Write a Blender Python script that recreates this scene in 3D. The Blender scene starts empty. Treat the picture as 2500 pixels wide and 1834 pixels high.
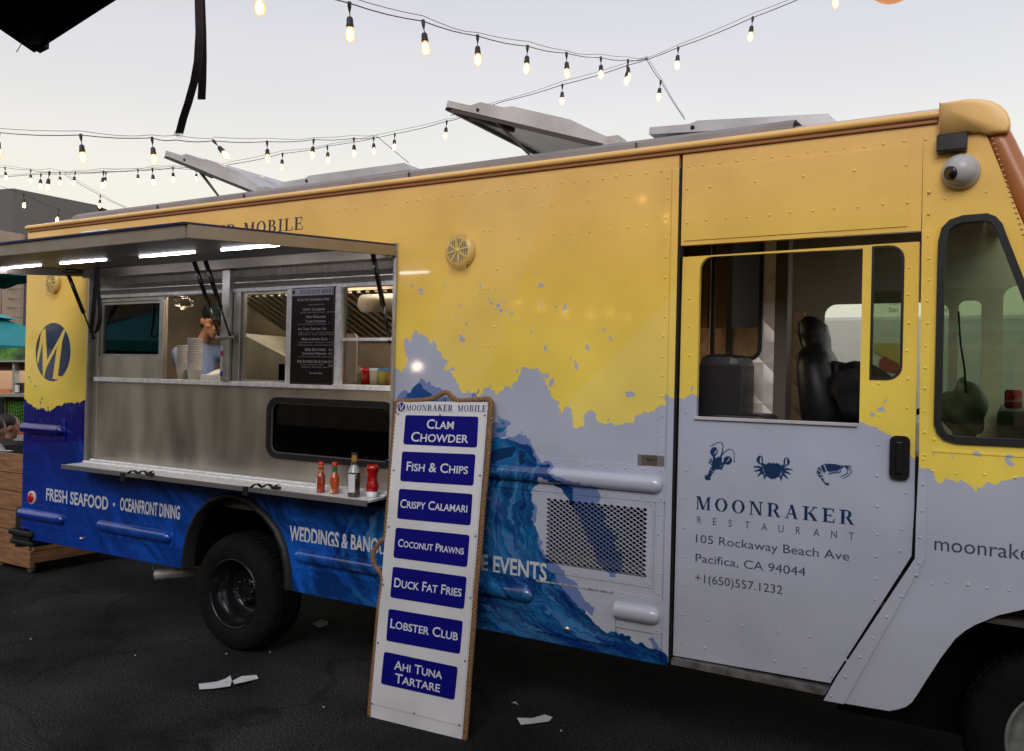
import bpy, bmesh, math, random
import numpy as np
from mathutils import Vector, Matrix
from mathutils.geometry import tessellate_polygon
random.seed(7); rng = np.random.default_rng(7)
R = math.radians
sc = bpy.context.scene
C = sc.collection

# ------------------------------------------------------------------ camera
F, CX, CY = 2050., 1250., 917.
_n = Vector((-2250.-CX, 845.-CY, F)).normalized()
XA = -_n
_u = Vector((.024, -1., 0)); _u.z = -(_n.x*_u.x+_n.y*_u.y)/_n.z
UP = _u.normalized()
YA = UP.cross(XA)
CAM = Vector((0, -3.58, 1.7))
cam = bpy.data.cameras.new('camera'); cam_ob = bpy.data.objects.new('camera', cam); C.objects.link(cam_ob)
cam.sensor_fit = 'HORIZONTAL'; cam.sensor_width = 36; cam.lens = 36*F/2500.
cam.clip_start = .05; cam.clip_end = 3000
def wdir(v): return Vector((v.dot(XA), v.dot(YA), v.dot(UP)))
rgt, dwn, fwd = wdir(Vector((1, 0, 0))), wdir(Vector((0, 1, 0))), wdir(Vector((0, 0, 1)))
m = Matrix((rgt, -dwn, -fwd)).transposed().to_4x4(); m.translation = CAM
cam_ob.matrix_world = m
sc.camera = cam_ob

# ------------------------------------------------------------------ world, added sun fill, exposure
SUN_EL, SUN_AZ = R(24), R(-155)
w = bpy.data.worlds.new('World'); sc.world = w; w.use_nodes = True
nt = w.node_tree; nt.nodes.clear()
out = nt.nodes.new('ShaderNodeOutputWorld'); bg = nt.nodes.new('ShaderNodeBackground')
sky = nt.nodes.new('ShaderNodeTexSky'); sky.sky_type = 'NISHITA'; sky.sun_disc = False
sky.sun_elevation = R(3); sky.sun_rotation = R(200); sky.dust_density = 3; sky.air_density = 1.2
tc = nt.nodes.new('ShaderNodeTexCoord'); sp = nt.nodes.new('ShaderNodeSeparateXYZ'); cr = nt.nodes.new('ShaderNodeValToRGB')
el = cr.color_ramp.elements
el[0].position = .0; el[0].color = (.95, .88, .74, 1)
el[1].position = .62; el[1].color = (.60, .59, .72, 1)
for p, c in ((.10, (.98, .92, .78)), (.20, (.93, .90, .82)), (.32, (.80, .79, .82)), (.45, (.69, .68, .77))):
    e = el.new(p); e.color = c+(1,)
skm = nt.nodes.new('ShaderNodeVectorMath'); skm.operation = 'SCALE'; skm.inputs['Scale'].default_value = .05
skr = nt.nodes.new('ShaderNodeVectorMath'); skr.operation = 'SCALE'; skr.inputs['Scale'].default_value = .93
add = nt.nodes.new('ShaderNodeVectorMath'); add.operation = 'ADD'
nt.links.new(tc.outputs['Generated'], sp.inputs[0]); nt.links.new(sp.outputs['Z'], cr.inputs[0])
nt.links.new(sky.outputs[0], skm.inputs[0]); nt.links.new(cr.outputs[0], skr.inputs[0])
nt.links.new(skm.outputs[0], add.inputs[0]); nt.links.new(skr.outputs[0], add.inputs[1])
wn = nt.nodes.new('ShaderNodeTexNoise'); wn.inputs['Scale'].default_value = 1.6; wn.inputs['Detail'].default_value = 3; wm = nt.nodes.new('ShaderNodeMapping'); wm.inputs['Scale'].default_value = (1, 1, 4)
wr = nt.nodes.new('ShaderNodeMapRange'); wr.inputs['From Min'].default_value = .3; wr.inputs['From Max'].default_value = .7; wr.inputs['To Min'].default_value = .965; wr.inputs['To Max'].default_value = 1.03
wx = nt.nodes.new('ShaderNodeVectorMath'); wx.operation = 'SCALE'
nt.links.new(tc.outputs['Generated'], wm.inputs[0]); nt.links.new(wm.outputs[0], wn.inputs['Vector']); nt.links.new(wn.outputs[0], wr.inputs[0]); nt.links.new(add.outputs[0], wx.inputs[0]); nt.links.new(wr.outputs[0], wx.inputs['Scale'])
nt.links.new(wx.outputs[0], bg.inputs['Color']); bg.inputs['Strength'].default_value = 1.0
nt.links.new(bg.outputs[0], out.inputs['Surface'])
sl = bpy.data.lights.new('sun', 'SUN'); sl.energy = 1.6; sl.angle = R(35); sl.color = (1, .97, .95)  # soft fill added from behind the camera to brighten the truck side
so = bpy.data.objects.new('sun', sl); C.objects.link(so)
so.rotation_euler = (Vector((.25, -1, .62))).to_track_quat('Z', 'Y').to_euler()
vs = sc.view_settings; vs.view_transform = 'Standard'; vs.look = 'None'; vs.gamma = 1; vs.exposure = 0
sc.cycles.max_bounces = 7; sc.cycles.caustics_reflective = False; sc.cycles.caustics_refractive = False
sc.cycles.sample_clamp_indirect = 20

# ------------------------------------------------------------------ picture measurements -> places in the world
def ray(px, py):
    return wdir(Vector((px-CX, py-CY, F)))
def W(px, py, y=0.):                      # point of the plane Y = y seen there
    d = ray(px, py); return CAM + d*((y-CAM.y)/d.y)
def G(px, py, z=0.):
    d = ray(px, py); return CAM + d*((z-CAM.z)/d.z)
def PX(px, py, x):
    d = ray(px, py); return CAM + d*((x-CAM.x)/d.x)
def DP(px, py, dist):
    return CAM + ray(px, py)/F*dist
def W2(px, py, y=0.):
    p = W(px, py, y); return (p.x, p.z)

# ------------------------------------------------------------------ materials
MATS = {}
def mat(name, col=(.5, .5, .5), rough=.5, metal=0., spec=.5, noise=0., nscale=8., bump=0., bscale=40., emit=None, es=0., coat=0., rvar=0., stretch=None, col2=None):
    m = bpy.data.materials.new(name); m.use_nodes = True; t = m.node_tree; b = t.nodes['Principled BSDF']
    b.inputs['Base Color'].default_value = (*col, 1); b.inputs['Roughness'].default_value = rough
    b.inputs['Metallic'].default_value = metal; b.inputs['Specular IOR Level'].default_value = spec
    b.inputs['Coat Weight'].default_value = coat; b.inputs['Coat Roughness'].default_value = .08
    g = t.nodes.new('ShaderNodeNewGeometry'); src = g.outputs['Position']
    if stretch:
        mp = t.nodes.new('ShaderNodeMapping'); mp.inputs['Scale'].default_value = stretch
        t.links.new(src, mp.inputs[0]); src = mp.outputs[0]
    if noise or rvar:
        n = t.nodes.new('ShaderNodeTexNoise'); n.inputs['Scale'].default_value = nscale; n.inputs['Detail'].default_value = 6
        t.links.new(src, n.inputs['Vector'])
        if noise:
            r = t.nodes.new('ShaderNodeValToRGB'); c2 = col2 or tuple(c*(1-noise) for c in col)
            r.color_ramp.elements[0].position = .32; r.color_ramp.elements[1].position = .68
            r.color_ramp.elements[0].color = (*c2, 1); r.color_ramp.elements[1].color = (*(min(1, c*(1+noise*.4)) for c in col), 1)
            t.links.new(n.outputs[0], r.inputs[0]); t.links.new(r.outputs[0], b.inputs['Base Color'])
        if rvar:
            mr = t.nodes.new('ShaderNodeMapRange'); mr.inputs['To Min'].default_value = max(.03, rough-rvar); mr.inputs['To Max'].default_value = rough+rvar
            mr.inputs['From Min'].default_value = .3; mr.inputs['From Max'].default_value = .7
            t.links.new(n.outputs[0], mr.inputs[0]); t.links.new(mr.outputs[0], b.inputs['Roughness'])
    if bump:
        n2 = t.nodes.new('ShaderNodeTexNoise'); n2.inputs['Scale'].default_value = bscale; n2.inputs['Detail'].default_value = 5
        bp = t.nodes.new('ShaderNodeBump'); bp.inputs['Strength'].default_value = bump; bp.inputs['Distance'].default_value = .01
        t.links.new(src, n2.inputs['Vector']); t.links.new(n2.outputs[0], bp.inputs['Height']); t.links.new(bp.outputs[0], b.inputs['Normal'])
    if emit:
        b.inputs['Emission Color'].default_value = (*emit, 1); b.inputs['Emission Strength'].default_value = es
    MATS[name] = m; return m
def glass(name, tint=(1, 1, 1), rough=.02, ior=1.5):
    m = bpy.data.materials.new(name); m.use_nodes = True; t = m.node_tree; t.nodes.clear()
    o = t.nodes.new('ShaderNodeOutputMaterial'); mx = t.nodes.new('ShaderNodeMixShader'); tr = t.nodes.new('ShaderNodeBsdfTransparent')
    gl = t.nodes.new('ShaderNodeBsdfGlossy'); fr = t.nodes.new('ShaderNodeFresnel')
    fr.inputs['IOR'].default_value = ior; gl.inputs['Roughness'].default_value = rough; tr.inputs['Color'].default_value = (*tint, 1)
    t.links.new(fr.outputs[0], mx.inputs[0]); t.links.new(tr.outputs[0], mx.inputs[1]); t.links.new(gl.outputs[0], mx.inputs[2]); t.links.new(mx.outputs[0], o.inputs[0])
    MATS[name] = m; return m
STEEL = mat('stainless_steel', (.60, .56, .50), .34, .95, nscale=1.5, rvar=.08, bump=.22, bscale=1.5, noise=.30, stretch=(3.2, 1, .9), col2=(.54, .49, .42))  # stretched tan noise paints streaky reflections into the steel colour
STEELB = mat('brushed_rail_steel', (.88, .88, .87), .38, .12, noise=.2, nscale=30, bump=.1, bscale=20)
STEELV = mat('vertical_steel', (.68, .64, .58), .32, .9, bump=1., bscale=3., stretch=(12, 1, .4), noise=.15)
ALU = mat('aluminium_frame', (.52, .50, .47), .38, .85, noise=.2, nscale=12)
ALUP = mat('weathered_roof_sheet', (.47, .45, .46), .5, .15, noise=.22, nscale=5, bump=.06)
PARA = mat('grey_roof_trim', (.235, .215, .205), .55, .1, noise=.18, nscale=5)
LIDW = mat('roof_lid_metal', (.52, .51, .52), .42, .3, noise=.28, nscale=4, bump=.08, bscale=12)
LIDD = mat('lid_dark_edge', (.05, .04, .035), .6)
BLK = mat('black_rubber', (.010, .010, .010), .5, noise=.3, nscale=30, spec=.3)
BLKG = mat('black_gloss', (.012, .011, .012), .18, rvar=.05)
SEATM = mat('black_leather', (.013, .012, .013), .40, bump=.10, bscale=25, spec=.35)
TYRE = mat('tyre_rubber', (.007, .007, .007), .85, spec=.12, noise=.35, nscale=14, bump=.3, bscale=50)
RIMB = mat('black_rim', (.012, .011, .013), .22, .3, rvar=.08)
RIMG = mat('grey_steel_rim', (.22, .22, .21), .5, .2, noise=.4, nscale=16)
UNDER = mat('under_body', (.008, .008, .008), .95, spec=.05)
WHITEP = mat('white_plastic', (.72, .72, .70), .35)
PAPER = mat('white_paper', (.62, .62, .61), .8, noise=.1, nscale=30)
CUPM = mat('paper_cup', (.86, .84, .80), .5)
ORANGE = mat('orange_roof_paint', (.78, .46, .19), .3, noise=.08, nscale=3)
ROOFW = mat('roof_skin', (.55, .53, .5), .5)
SHADEP = mat('shaded_front_paint', (.42, .15, .05), .3, noise=.15, nscale=4)  # brown carries the shade on the forward-facing paint
RED = mat('red_lens', (.45, .01, .01), .15)
ROPE = mat('manila_rope', (.27, .145, .06), .85, noise=.5, nscale=120, bump=.4, bscale=300)
SIGNW = mat('white_sign_board', (.60, .60, .61), .5, noise=.14, nscale=3, col2=(.52, .52, .52), spec=.3)
SIGNB = mat('sign_blue', (.002, .002, .15), .5, spec=.12)
SIGNT = mat('sign_lettering', (.55, .56, .62), .5)
NAVY = mat('navy_print', (.008, .022, .075), .35)
GREYT = mat('grey_lettering', (.52, .53, .56), .4)
DARKT = mat('dark_grey_lettering', (.045, .05, .085), .4)
TEAL = mat('teal_canvas', (.012, .24, .26), .75, noise=.15, nscale=3, bump=.1)
TEALL = mat('teal_vent_canvas', (.05, .36, .38), .75)
WOOD = mat('cedar_plank', (.27, .13, .055), .65, noise=.45, nscale=5, stretch=(1, 1, 9), bump=.2, bscale=30)
WIRE = mat('cable', (.03, .03, .032), .6)
SOCK = mat('socket_plastic', (.012, .010, .012), .5)
DARKF = mat('dark_canvas', (.024, .013, .016), .85, noise=.5, nscale=40, bump=.4, bscale=400)
BULBG = glass('bulb_glass', (1., .90, .70), .02)
def _glow():
    t = BULBG.node_tree; o = t.nodes['Material Output']; old = o.inputs[0].links[0].from_socket; e = t.nodes.new('ShaderNodeEmission'); e.inputs['Color'].default_value = (1., .62, .22, 1); e.inputs['Strength'].default_value = 1.5
    mx = t.nodes.new('ShaderNodeMixShader'); mx.inputs[0].default_value = .45; t.links.new(old, mx.inputs[1]); t.links.new(e.outputs[0], mx.inputs[2]); t.links.new(mx.outputs[0], o.inputs[0])
_glow()
FILA = mat('glowing_filament', (1, .7, .3), .5, emit=(1., .55, .16), es=300)
FILB = mat('bulb_core_glow', (1, .8, .5), .5, emit=(1., .66, .26), es=3.6); FILX = mat('bulb_core_bright', (1, .8, .5), .5, emit=(1., .72, .36), es=40)
LEDM = mat('led_panel', (1, 1, 1), .5, emit=(.93, .90, 1.), es=30)
KLED = mat('kitchen_lamp_and_fill', (1, 1, 1), .5, emit=(1., .84, .64), es=42)
GLASSC = glass('clear_glass', (.86, .90, .88))
GLASST = glass('tinted_glass', (.60, .68, .56), ior=2.0)
GLASSD = glass('dark_glass', (.10, .12, .11), ior=1.7)
CURT = mat('tan_quilt', (.58, .40, .24), .7, bump=.1)
GREENB = mat('green_board', (.01, .22, .13), .5)
CHALKB = mat('chalkboard', (.014, .008, .010), .4, spec=.2, noise=.3, nscale=6)
CHALKW = mat('chalk_white', (.50, .47, .45), .8)
CHALKG = mat('chalk_blue', (.05, .22, .35), .8)
SKIN = mat('skin', (.36, .19, .12), .5, noise=.12, nscale=30)
SHIRT = mat('blue_tshirt', (.13, .19, .38), .9, noise=.15, nscale=10, bump=.3, bscale=14)
HAIR = mat('black_hair', (.006, .005, .005), .6, bump=.4, bscale=150)
CAPM = mat('teal_cap', (.004, .008, .010), .9, spec=.1)

# ------------------------------------------------------------------ mesh builder
SCENE_BASE = {}
def tag(o, label=None, cat=None, group=None, kind=None):
    if label: o['label'] = label
    if cat: o['category'] = cat
    if group: o['group'] = group
    if kind: o['kind'] = kind
    return o
def thing(name, loc, label, cat, group=None):
    o = bpy.data.objects.new(name, None); C.objects.link(o); o.location = loc; o.empty_display_size = .1
    SCENE_BASE[o.name] = Vector(loc); return tag(o, label, cat, group)
def root_base(p):
    while p.parent: p = p.parent
    return SCENE_BASE.get(p.name, Vector((0, 0, 0)))
AX0, AX1, AZ0, AZ1 = -6.4, 1.0, .25, 2.9        # extent of the printed wrap on the side of the truck
class MB:
    def __init__(s): s.v = []; s.f = []; s.sm = []
    def add(s, vs, fs, smooth=False):
        o = len(s.v); s.v += [Vector(a) for a in vs]; s.f += [tuple(i+o for i in f) for f in fs]; s.sm += [smooth]*len(fs); return s
    def box(s, x0, y0, z0, x1, y1, z1, bev=0.):
        if x0 > x1: x0, x1 = x1, x0
        if y0 > y1: y0, y1 = y1, y0
        if z0 > z1: z0, z1 = z1, z0
        if bev:
            b = min(bev, (x1-x0)*.45, (y1-y0)*.45, (z1-z0)*.45); bm = bmesh.new()
            bmesh.ops.create_cube(bm, size=1.)
            for v in bm.verts: v.co = Vector(((x0+x1)/2+v.co.x*(x1-x0), (y0+y1)/2+v.co.y*(y1-y0), (z0+z1)/2+v.co.z*(z1-z0)))
            bmesh.ops.bevel(bm, geom=bm.edges[:], offset=b, segments=2, profile=.5, affect='EDGES')
            bm.verts.index_update(); s.add([v.co.copy() for v in bm.verts], [[v.index for v in f.verts] for f in bm.faces]); bm.free(); return s
        v = [(x, y, z) for x in (x0, x1) for y in (y0, y1) for z in (z0, z1)]
        return s.add(v, [(0, 1, 3, 2), (4, 6, 7, 5), (0, 4, 5, 1), (2, 3, 7, 6), (0, 2, 6, 4), (1, 5, 7, 3)])
    def obox(s, c, ax, ay, az):                       # oriented box, half axes
        c, ax, ay, az = map(Vector, (c, ax, ay, az))
        v = [c+ax*i+ay*j+az*k for i in (-1, 1) for j in (-1, 1) for k in (-1, 1)]
        return s.add(v, [(0, 1, 3, 2), (4, 6, 7, 5), (0, 4, 5, 1), (2, 3, 7, 6), (0, 2, 6, 4), (1, 5, 7, 3)])
    def tube(s, pts, r, n=8, cap=True, flat=None):
        pts = [Vector(p) for p in pts]; rr = r if isinstance(r, (list, tuple)) else [r]*len(pts)
        rings = []; t0 = (pts[1]-pts[0]).normalized(); u = t0.orthogonal().normalized()
        for i, p in enumerate(pts):
            t = (pts[min(i+1, len(pts)-1)]-pts[max(i-1, 0)]).normalized()
            u = (u-t*u.dot(t)); u = u.normalized() if u.length > 1e-6 else t.orthogonal().normalized()
            b = t.cross(u); rings.append([p+(u*math.cos(a)+b*math.sin(a))*rr[i] for a in (2*math.pi*k/n for k in range(n))])
        vs = [v for r_ in rings for v in r_]; fs = []
        for i in range(len(pts)-1):
            for k in range(n): fs.append((i*n+k, i*n+(k+1) % n, (i+1)*n+(k+1) % n, (i+1)*n+k))
        if cap: fs += [tuple(range(n))[::-1], tuple((len(pts)-1)*n+k for k in range(n))]
        return s.add(vs, fs, True)
    def lathe(s, prof, c, axis='z', n=20, smooth=True):
        c = Vector(c); vs = []; fs = []
        for r, h in prof:
            for k in range(n):
                a = 2*math.pi*k/n; p = (r*math.cos(a), r*math.sin(a))
                vs.append(c+(Vector((p[0], p[1], h)) if axis == 'z' else Vector((p[0], h, p[1])) if axis == 'y' else Vector((h, p[0], p[1]))))
        for i in range(len(prof)-1):
            for k in range(n): fs.append((i*n+k, i*n+(k+1) % n, (i+1)*n+(k+1) % n, (i+1)*n+k))
        return s.add(vs, fs, smooth)
    def ball(s, c, rx, ry=None, rz=None, n=12, m_=8):
        ry = ry or rx; rz = rz or rx; prof = [(max(1e-4, math.sin(math.pi*i/m_)), -math.cos(math.pi*i/m_)) for i in range(m_+1)]
        o = len(s.v); s.lathe(prof, (0, 0, 0), 'z', n)
        for i in range(o, len(s.v)): v = s.v[i]; s.v[i] = Vector((c[0]+v.x*rx, c[1]+v.y*ry, c[2]+v.z*rz))
        return s
    def plate(s, outer, holes=(), y=0., t=.01, sides=True, edge_holes=True):   # outline in (x, z), front faces -Y
        loops = [[Vector((a, b, 0)) for a, b in outer]]+[[Vector((a, b, 0)) for a, b in h] for h in holes]
        tris = tessellate_polygon(loops); flat = [q for l in loops for q in l]
        fs = []
        for a, b, c in tris:
            n = (flat[b]-flat[a]).cross(flat[c]-flat[a]).z
            fs.append((a, b, c) if n > 0 else (a, c, b))
        s.add([(q.x, y, q.y) for q in flat], fs)
        if t:
            s.add([(q.x, y+t, q.y) for q in flat], [f[::-1] for f in fs])
            for l in (loops if edge_holes else loops[:1]):
                k = len(l); s.add([(q.x, y, q.y) for q in l]+[(q.x, y+t, q.y) for q in l], [(i, (i+1) % k, k+(i+1) % k, k+i) for i in range(k)])
        return s
    def build(s, name, m, parent=None, **kw):
        me = bpy.data.meshes.new(name); base = root_base(parent) if parent else Vector((0, 0, 0))
        me.from_pydata([v-base for v in s.v], [], s.f)
        for i, p in enumerate(me.polygons): p.use_smooth = s.sm[i]
        me.materials.append(m)
        if m.name.startswith('wrap'):
            uv = me.uv_layers.new(name='wrap'); li = np.empty(len(me.loops), dtype=np.int32); me.loops.foreach_get('vertex_index', li)
            co = np.array([(v.x, v.z) for v in s.v])[li]
            a = np.stack([(co[:, 0]-AX0)/(AX1-AX0), (co[:, 1]-AZ0)/(AZ1-AZ0)], 1); uv.data.foreach_set('uv', a.astype(np.float32).ravel())
        bm = bmesh.new(); bm.from_mesh(me)
        if not kw.pop('flat', False): bmesh.ops.recalc_face_normals(bm, faces=bm.faces[:])
        bm.to_mesh(me); bm.free()
        o = bpy.data.objects.new(name, me); C.objects.link(o)
        if parent: o.parent = parent
        return tag(o, **kw)
def rrect(x0, z0, x1, z1, r=.03, n=5):
    rs = r if isinstance(r, (list, tuple)) else [r]*4          # bl, br, tr, tl
    pts = []
    for (cx, cz, a0), q in zip(((x0, z0, 180), (x1, z0, 270), (x1, z1, 0), (x0, z1, 90)), rs):
        if q <= 0: pts.append((cx, cz)); continue
        ox = cx+q if cx == x0 else cx-q; oz = cz+q if cz == z0 else cz-q
        for i in range(n+1):
            a = R(a0+90*i/n); pts.append((ox+q*math.cos(a), oz+q*math.sin(a)))
    return pts
def inset(poly, d):                                # crude inward offset of a ccw outline
    k = len(poly); res = []
    for i in range(k):
        a, b, c = Vector(poly[i-1]), Vector(poly[i]), Vector(poly[(i+1) % k])
        n1 = (b-a); n1 = Vector((-n1.y, n1.x)).normalized() if n1.length > 1e-9 else Vector((0, 0))
        n2 = (c-b); n2 = Vector((-n2.y, n2.x)).normalized() if n2.length > 1e-9 else n1
        n = (n1+n2); n = n/max(.3, n.length*n.length/2) if n.length > 1e-6 else n1
        res.append(tuple(b+n*d))
    return res
def catenary(a, b, sag, n=14):
    a, b = Vector(a), Vector(b); return [a.lerp(b, i/n)-Vector((0, 0, sag*4*(i/n)*(1-i/n))) for i in range(n+1)]

# ------------------------------------------------------------------ lettering
def text_polys(body, bold=0., smallcaps=None, spacing=1.):
    cu = bpy.data.curves.new('t', 'FONT'); cu.body = body; cu.size = 1; cu.offset = bold; cu.resolution_u = 3; cu.space_character = spacing
    if smallcaps:
        cu.small_caps_scale = smallcaps
        for i, ch in enumerate(body):
            if ch.islower(): cu.body_format[i].use_small_caps = True
    ob = bpy.data.objects.new('t', cu); C.objects.link(ob)
    dg = bpy.context.evaluated_depsgraph_get(); me = bpy.data.meshes.new_from_object(ob.evaluated_get(dg))
    vs = [Vector((v.co.x, v.co.y)) for v in me.vertices]; fs = [tuple(p.vertices) for p in me.polygons]
    bpy.data.objects.remove(ob); bpy.data.curves.remove(cu); bpy.data.meshes.remove(me)
    return vs, fs
def letter_mesh(name, body, pL, pR, cap, up, nrm, m, parent, off=.0006, bold=0., smallcaps=None, spacing=1., polys=None, caps_only=True, th=.0004, **kw):
    """lettering as thin raised print between two baseline points, cap height in metres"""
    vs, fs = polys or text_polys(body, bold, smallcaps, spacing)
    x0 = min(v[0] for v in vs); x1 = max(v[0] for v in vs)
    capu = 1. if polys else .70
    pL, pR = Vector(pL), Vector(pR); ax = (pR-pL)/(x1-x0); az = Vector(up).normalized()*cap/capu; nrm = Vector(nrm).normalized()
    b = MB()
    if polys:
        for k, f in enumerate(fs):
            q = [pL+ax*(vs[i][0]-x0)+az*vs[i][1]+nrm*(off+k*2.5e-5) for i in f]; b.add(q, [tuple(range(len(q)))])
    else: b.add([pL+ax*(v[0]-x0)+az*v[1]+nrm*off for v in vs], fs)
    return b.build(name, m, parent, flat=True, **kw)
# serif capitals as lists of convex outlines, cap height 1
def _r(x0, y0, x1, y1): return [(x0, y0), (x1, y0), (x1, y1), (x0, y1)]
def _d(x0, y0, x1, y1, w_): return [(x0-w_/2, y0), (x0+w_/2, y0), (x1+w_/2, y1), (x1-w_/2, y1)]
def _ring(cx, cy, rx, ry, ix, iy, a0=0, a1=360, n=24):
    res = []
    for i in range(n):
        a, b = R(a0+(a1-a0)*i/n), R(a0+(a1-a0)*(i+1)/n)
        res.append([(cx+ix*math.cos(a), cy+iy*math.sin(a)), (cx+rx*math.cos(a), cy+ry*math.sin(a)), (cx+rx*math.cos(b), cy+ry*math.sin(b)), (cx+ix*math.cos(b), cy+iy*math.sin(b))])
    return res
T, H, S = .21, .075, .055
SERIF = {
 'M': (1.22, [_d(.17, 0, .17, 1, H), _d(.60, 0, .25, 1, T), _d(.60, 0, .97, 1, H), _r(.90, 0, 1.10, 1), _r(.03, 0, .31, S), _r(.03, 1-S, .30, 1), _r(.80, 0, 1.18, S), _r(.93, 1-S, 1.18, 1)]),
 'O': (1.05, _ring(.52, .5, .47, .52, .26, .455)),
 'N': (1.08, [_r(.15, 0, .15+H, 1), _d(.86, 0, .25, 1, T), _r(.84, 0, .84+H, 1), _r(.03, 0, .34, S), _r(.03, 1-S, .28, 1), _r(.72, 1-S, 1.03, 1)]),
 'R': (1.02, [_r(.14, 0, .14+T, 1), _r(.35, 1-S*1.2, .52, 1), _r(.35, .46, .52, .52)]+_ring(.50, .73, .33, .27, .12, .215, -90, 90, 12)+[_d(.86, 0, .55, .50, T), _r(.03, 0, .47, S), _r(.03, 1-S, .3, 1), _r(.78, 0, 1.0, S)]),
 'A': (1.02, [_d(.17, 0, .49, 1, H), _d(.80, 0, .49, 1, T), _r(.26, .30, .72, .30+H), _r(.0, 0, .32, S), _r(.60, 0, 1.0, S)]),
 'K': (1.08, [_r(.14, 0, .14+T, 1), _d(.36, .40, .84, 1, H*1.2), _d(.90, 0, .50, .60, T*1.15), _r(.03, 0, .46, S), _r(.03, 1-S, .46, 1), _r(.68, 1-S, 1.0, 1), _r(.68, 0, 1.07, S)]),
 'E': (.92, [_r(.14, 0, .14+T, 1), _r(.3, 0, .80, S*1.2), _r(.3, 1-S*1.2, .76, 1), _r(.3, .47, .62, .54), _d(.80, 0, .85, .28, H), _d(.77, .74, .77, 1, H), _r(.59, .38, .65, .63), _r(.03, 0, .3, S), _r(.03, 1-S, .3, 1)]),
 'B': (.98, [_r(.14, 0, .14+T, 1), _r(.3, 0, .52, S), _r(.3, 1-S, .5, 1), _r(.3, .49, .5, .55)]+_ring(.48, .755, .32, .245, .11, .19, -90, 90, 12)+_ring(.50, .27, .38, .27, .15, .21, -90, 90, 12)+[_r(.03, 0, .3, S), _r(.03, 1-S, .3, 1)]),
 'I': (.50, [_r(.14, 0, .14+T, 1), _r(.03, 0, .46, S), _r(.03, 1-S, .46, 1)]),
 'L': (.86, [_r(.14, 0, .14+T, 1), _r(.3, 0, .78, S*1.2), _d(.78, 0, .83, .30, H), _r(.03, 0, .3, S), _r(.03, 1-S, .46, 1)]),
 'S': (.75, _ring(.37, .745, .30, .26, .13, .19, 20, 270, 12)+_ring(.37, .26, .33, .27, .14, .2, -160, 90, 12)),
 '&': (.9, _ring(.42, .3, .33, .3, .16, .22)+_ring(.42, .78, .22, .22, .1, .15)),
 ' ': (.6, [])}
def serif_polys(body, track=.08):
    vs, fs = [], []; x = 0
    for ch in body:
        wd, pl = SERIF[ch]
        for p in pl: fs.append(tuple(range(len(vs), len(vs)+len(p)))); vs += [Vector((a+x, b)) for a, b in p]
        x += wd+track
    return vs, fs

# ------------------------------------------------------------------ the printed vinyl wrap, drawn in code
PPM = 420
AW, AH = int((AX1-AX0)*PPM), int((AZ1-AZ0)*PPM)
def value_noise(w_, h_, cell, seed, ax=1., ay=1.):
    r = np.random.default_rng(seed); gw, gh = int(w_/(cell*ax))+3, int(h_/(cell*ay))+3; g = r.random((gh, gw)).astype(np.float32)
    x = np.arange(w_)/(cell*ax); y = np.arange(h_)/(cell*ay); xi = x.astype(int); yi = y.astype(int)
    fx = (x-xi); fy = (y-yi); fx = (fx*fx*(3-2*fx)).astype(np.float32); fy = (fy*fy*(3-2*fy)).astype(np.float32)
    a = g[yi][:, xi]*(1-fx)+g[yi][:, xi+1]*fx; b = g[yi+1][:, xi]*(1-fx)+g[yi+1][:, xi+1]*fx
    return a*(1-fy)[:, None]+b*fy[:, None]
zz, xx = np.meshgrid(np.arange(AH, dtype=np.float32), np.arange(AW, dtype=np.float32), indexing='ij')
n1 = value_noise(AW, AH, 26, 1)-.5; n2 = value_noise(AW, AH, 9, 2)-.5; n3 = value_noise(AW, AH, 26, 3)-.5; n4 = value_noise(AW, AH, 9, 4)-.5
WXX = xx+n1*16+n2*9; WZZ = zz+n3*16+n4*9                     # ragged, splashed edges
SXX = xx; SZZ = zz
f1 = value_noise(AW, AH, 7, 11)-.5; f2 = value_noise(AW, AH, 7, 12)-.5; f3 = value_noise(AW, AH, 13, 13)-.5; f4 = value_noise(AW, AH, 13, 14)-.5
FXX = xx+f1*6+f3*9; FZZ = zz+f2*6+f4*9
art = np.zeros((AH, AW, 3), np.float32)
def tex(p): return ((p[0]-AX0)*PPM, (p[1]-AZ0)*PPM)
def mask(pts, ragged=False):
    P_ = [tex(p) for p in pts]; pad = 24 if ragged else 2
    x0 = max(0, int(min(p[0] for p in P_))-pad); x1 = min(AW, int(max(p[0] for p in P_))+pad)
    y0 = max(0, int(min(p[1] for p in P_))-pad); y1 = min(AH, int(max(p[1] for p in P_))+pad)
    if x1 <= x0 or y1 <= y0: return (slice(0, 0), slice(0, 0)), np.zeros((0, 0), bool)
    X = (FXX if ragged == 2 else WXX if ragged else SXX)[y0:y1, x0:x1]; Y = (FZZ if ragged == 2 else WZZ if ragged else SZZ)[y0:y1, x0:x1]
    ins = np.zeros(X.shape, bool)
    for i in range(len(P_)):
        (ax, ay), (bx, by) = P_[i-1], P_[i]
        if ay == by: continue
        ins ^= ((Y < ay) != (Y < by)) & (X < (bx-ax)*(Y-ay)/(by-ay)+ax)
    return (slice(y0, y1), slice(x0, x1)), ins
def paint(pts, col, ragged=False, alpha=1.):
    s_, m_ = mask(pts, ragged); a = art[s_]; a[m_] = a[m_]*(1-alpha)+np.array(col, np.float32)*alpha
PW = lambda pts: [W2(*p) for p in pts]
Zm = AZ0+zz/PPM; Xm = AX0+xx/PPM
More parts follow.
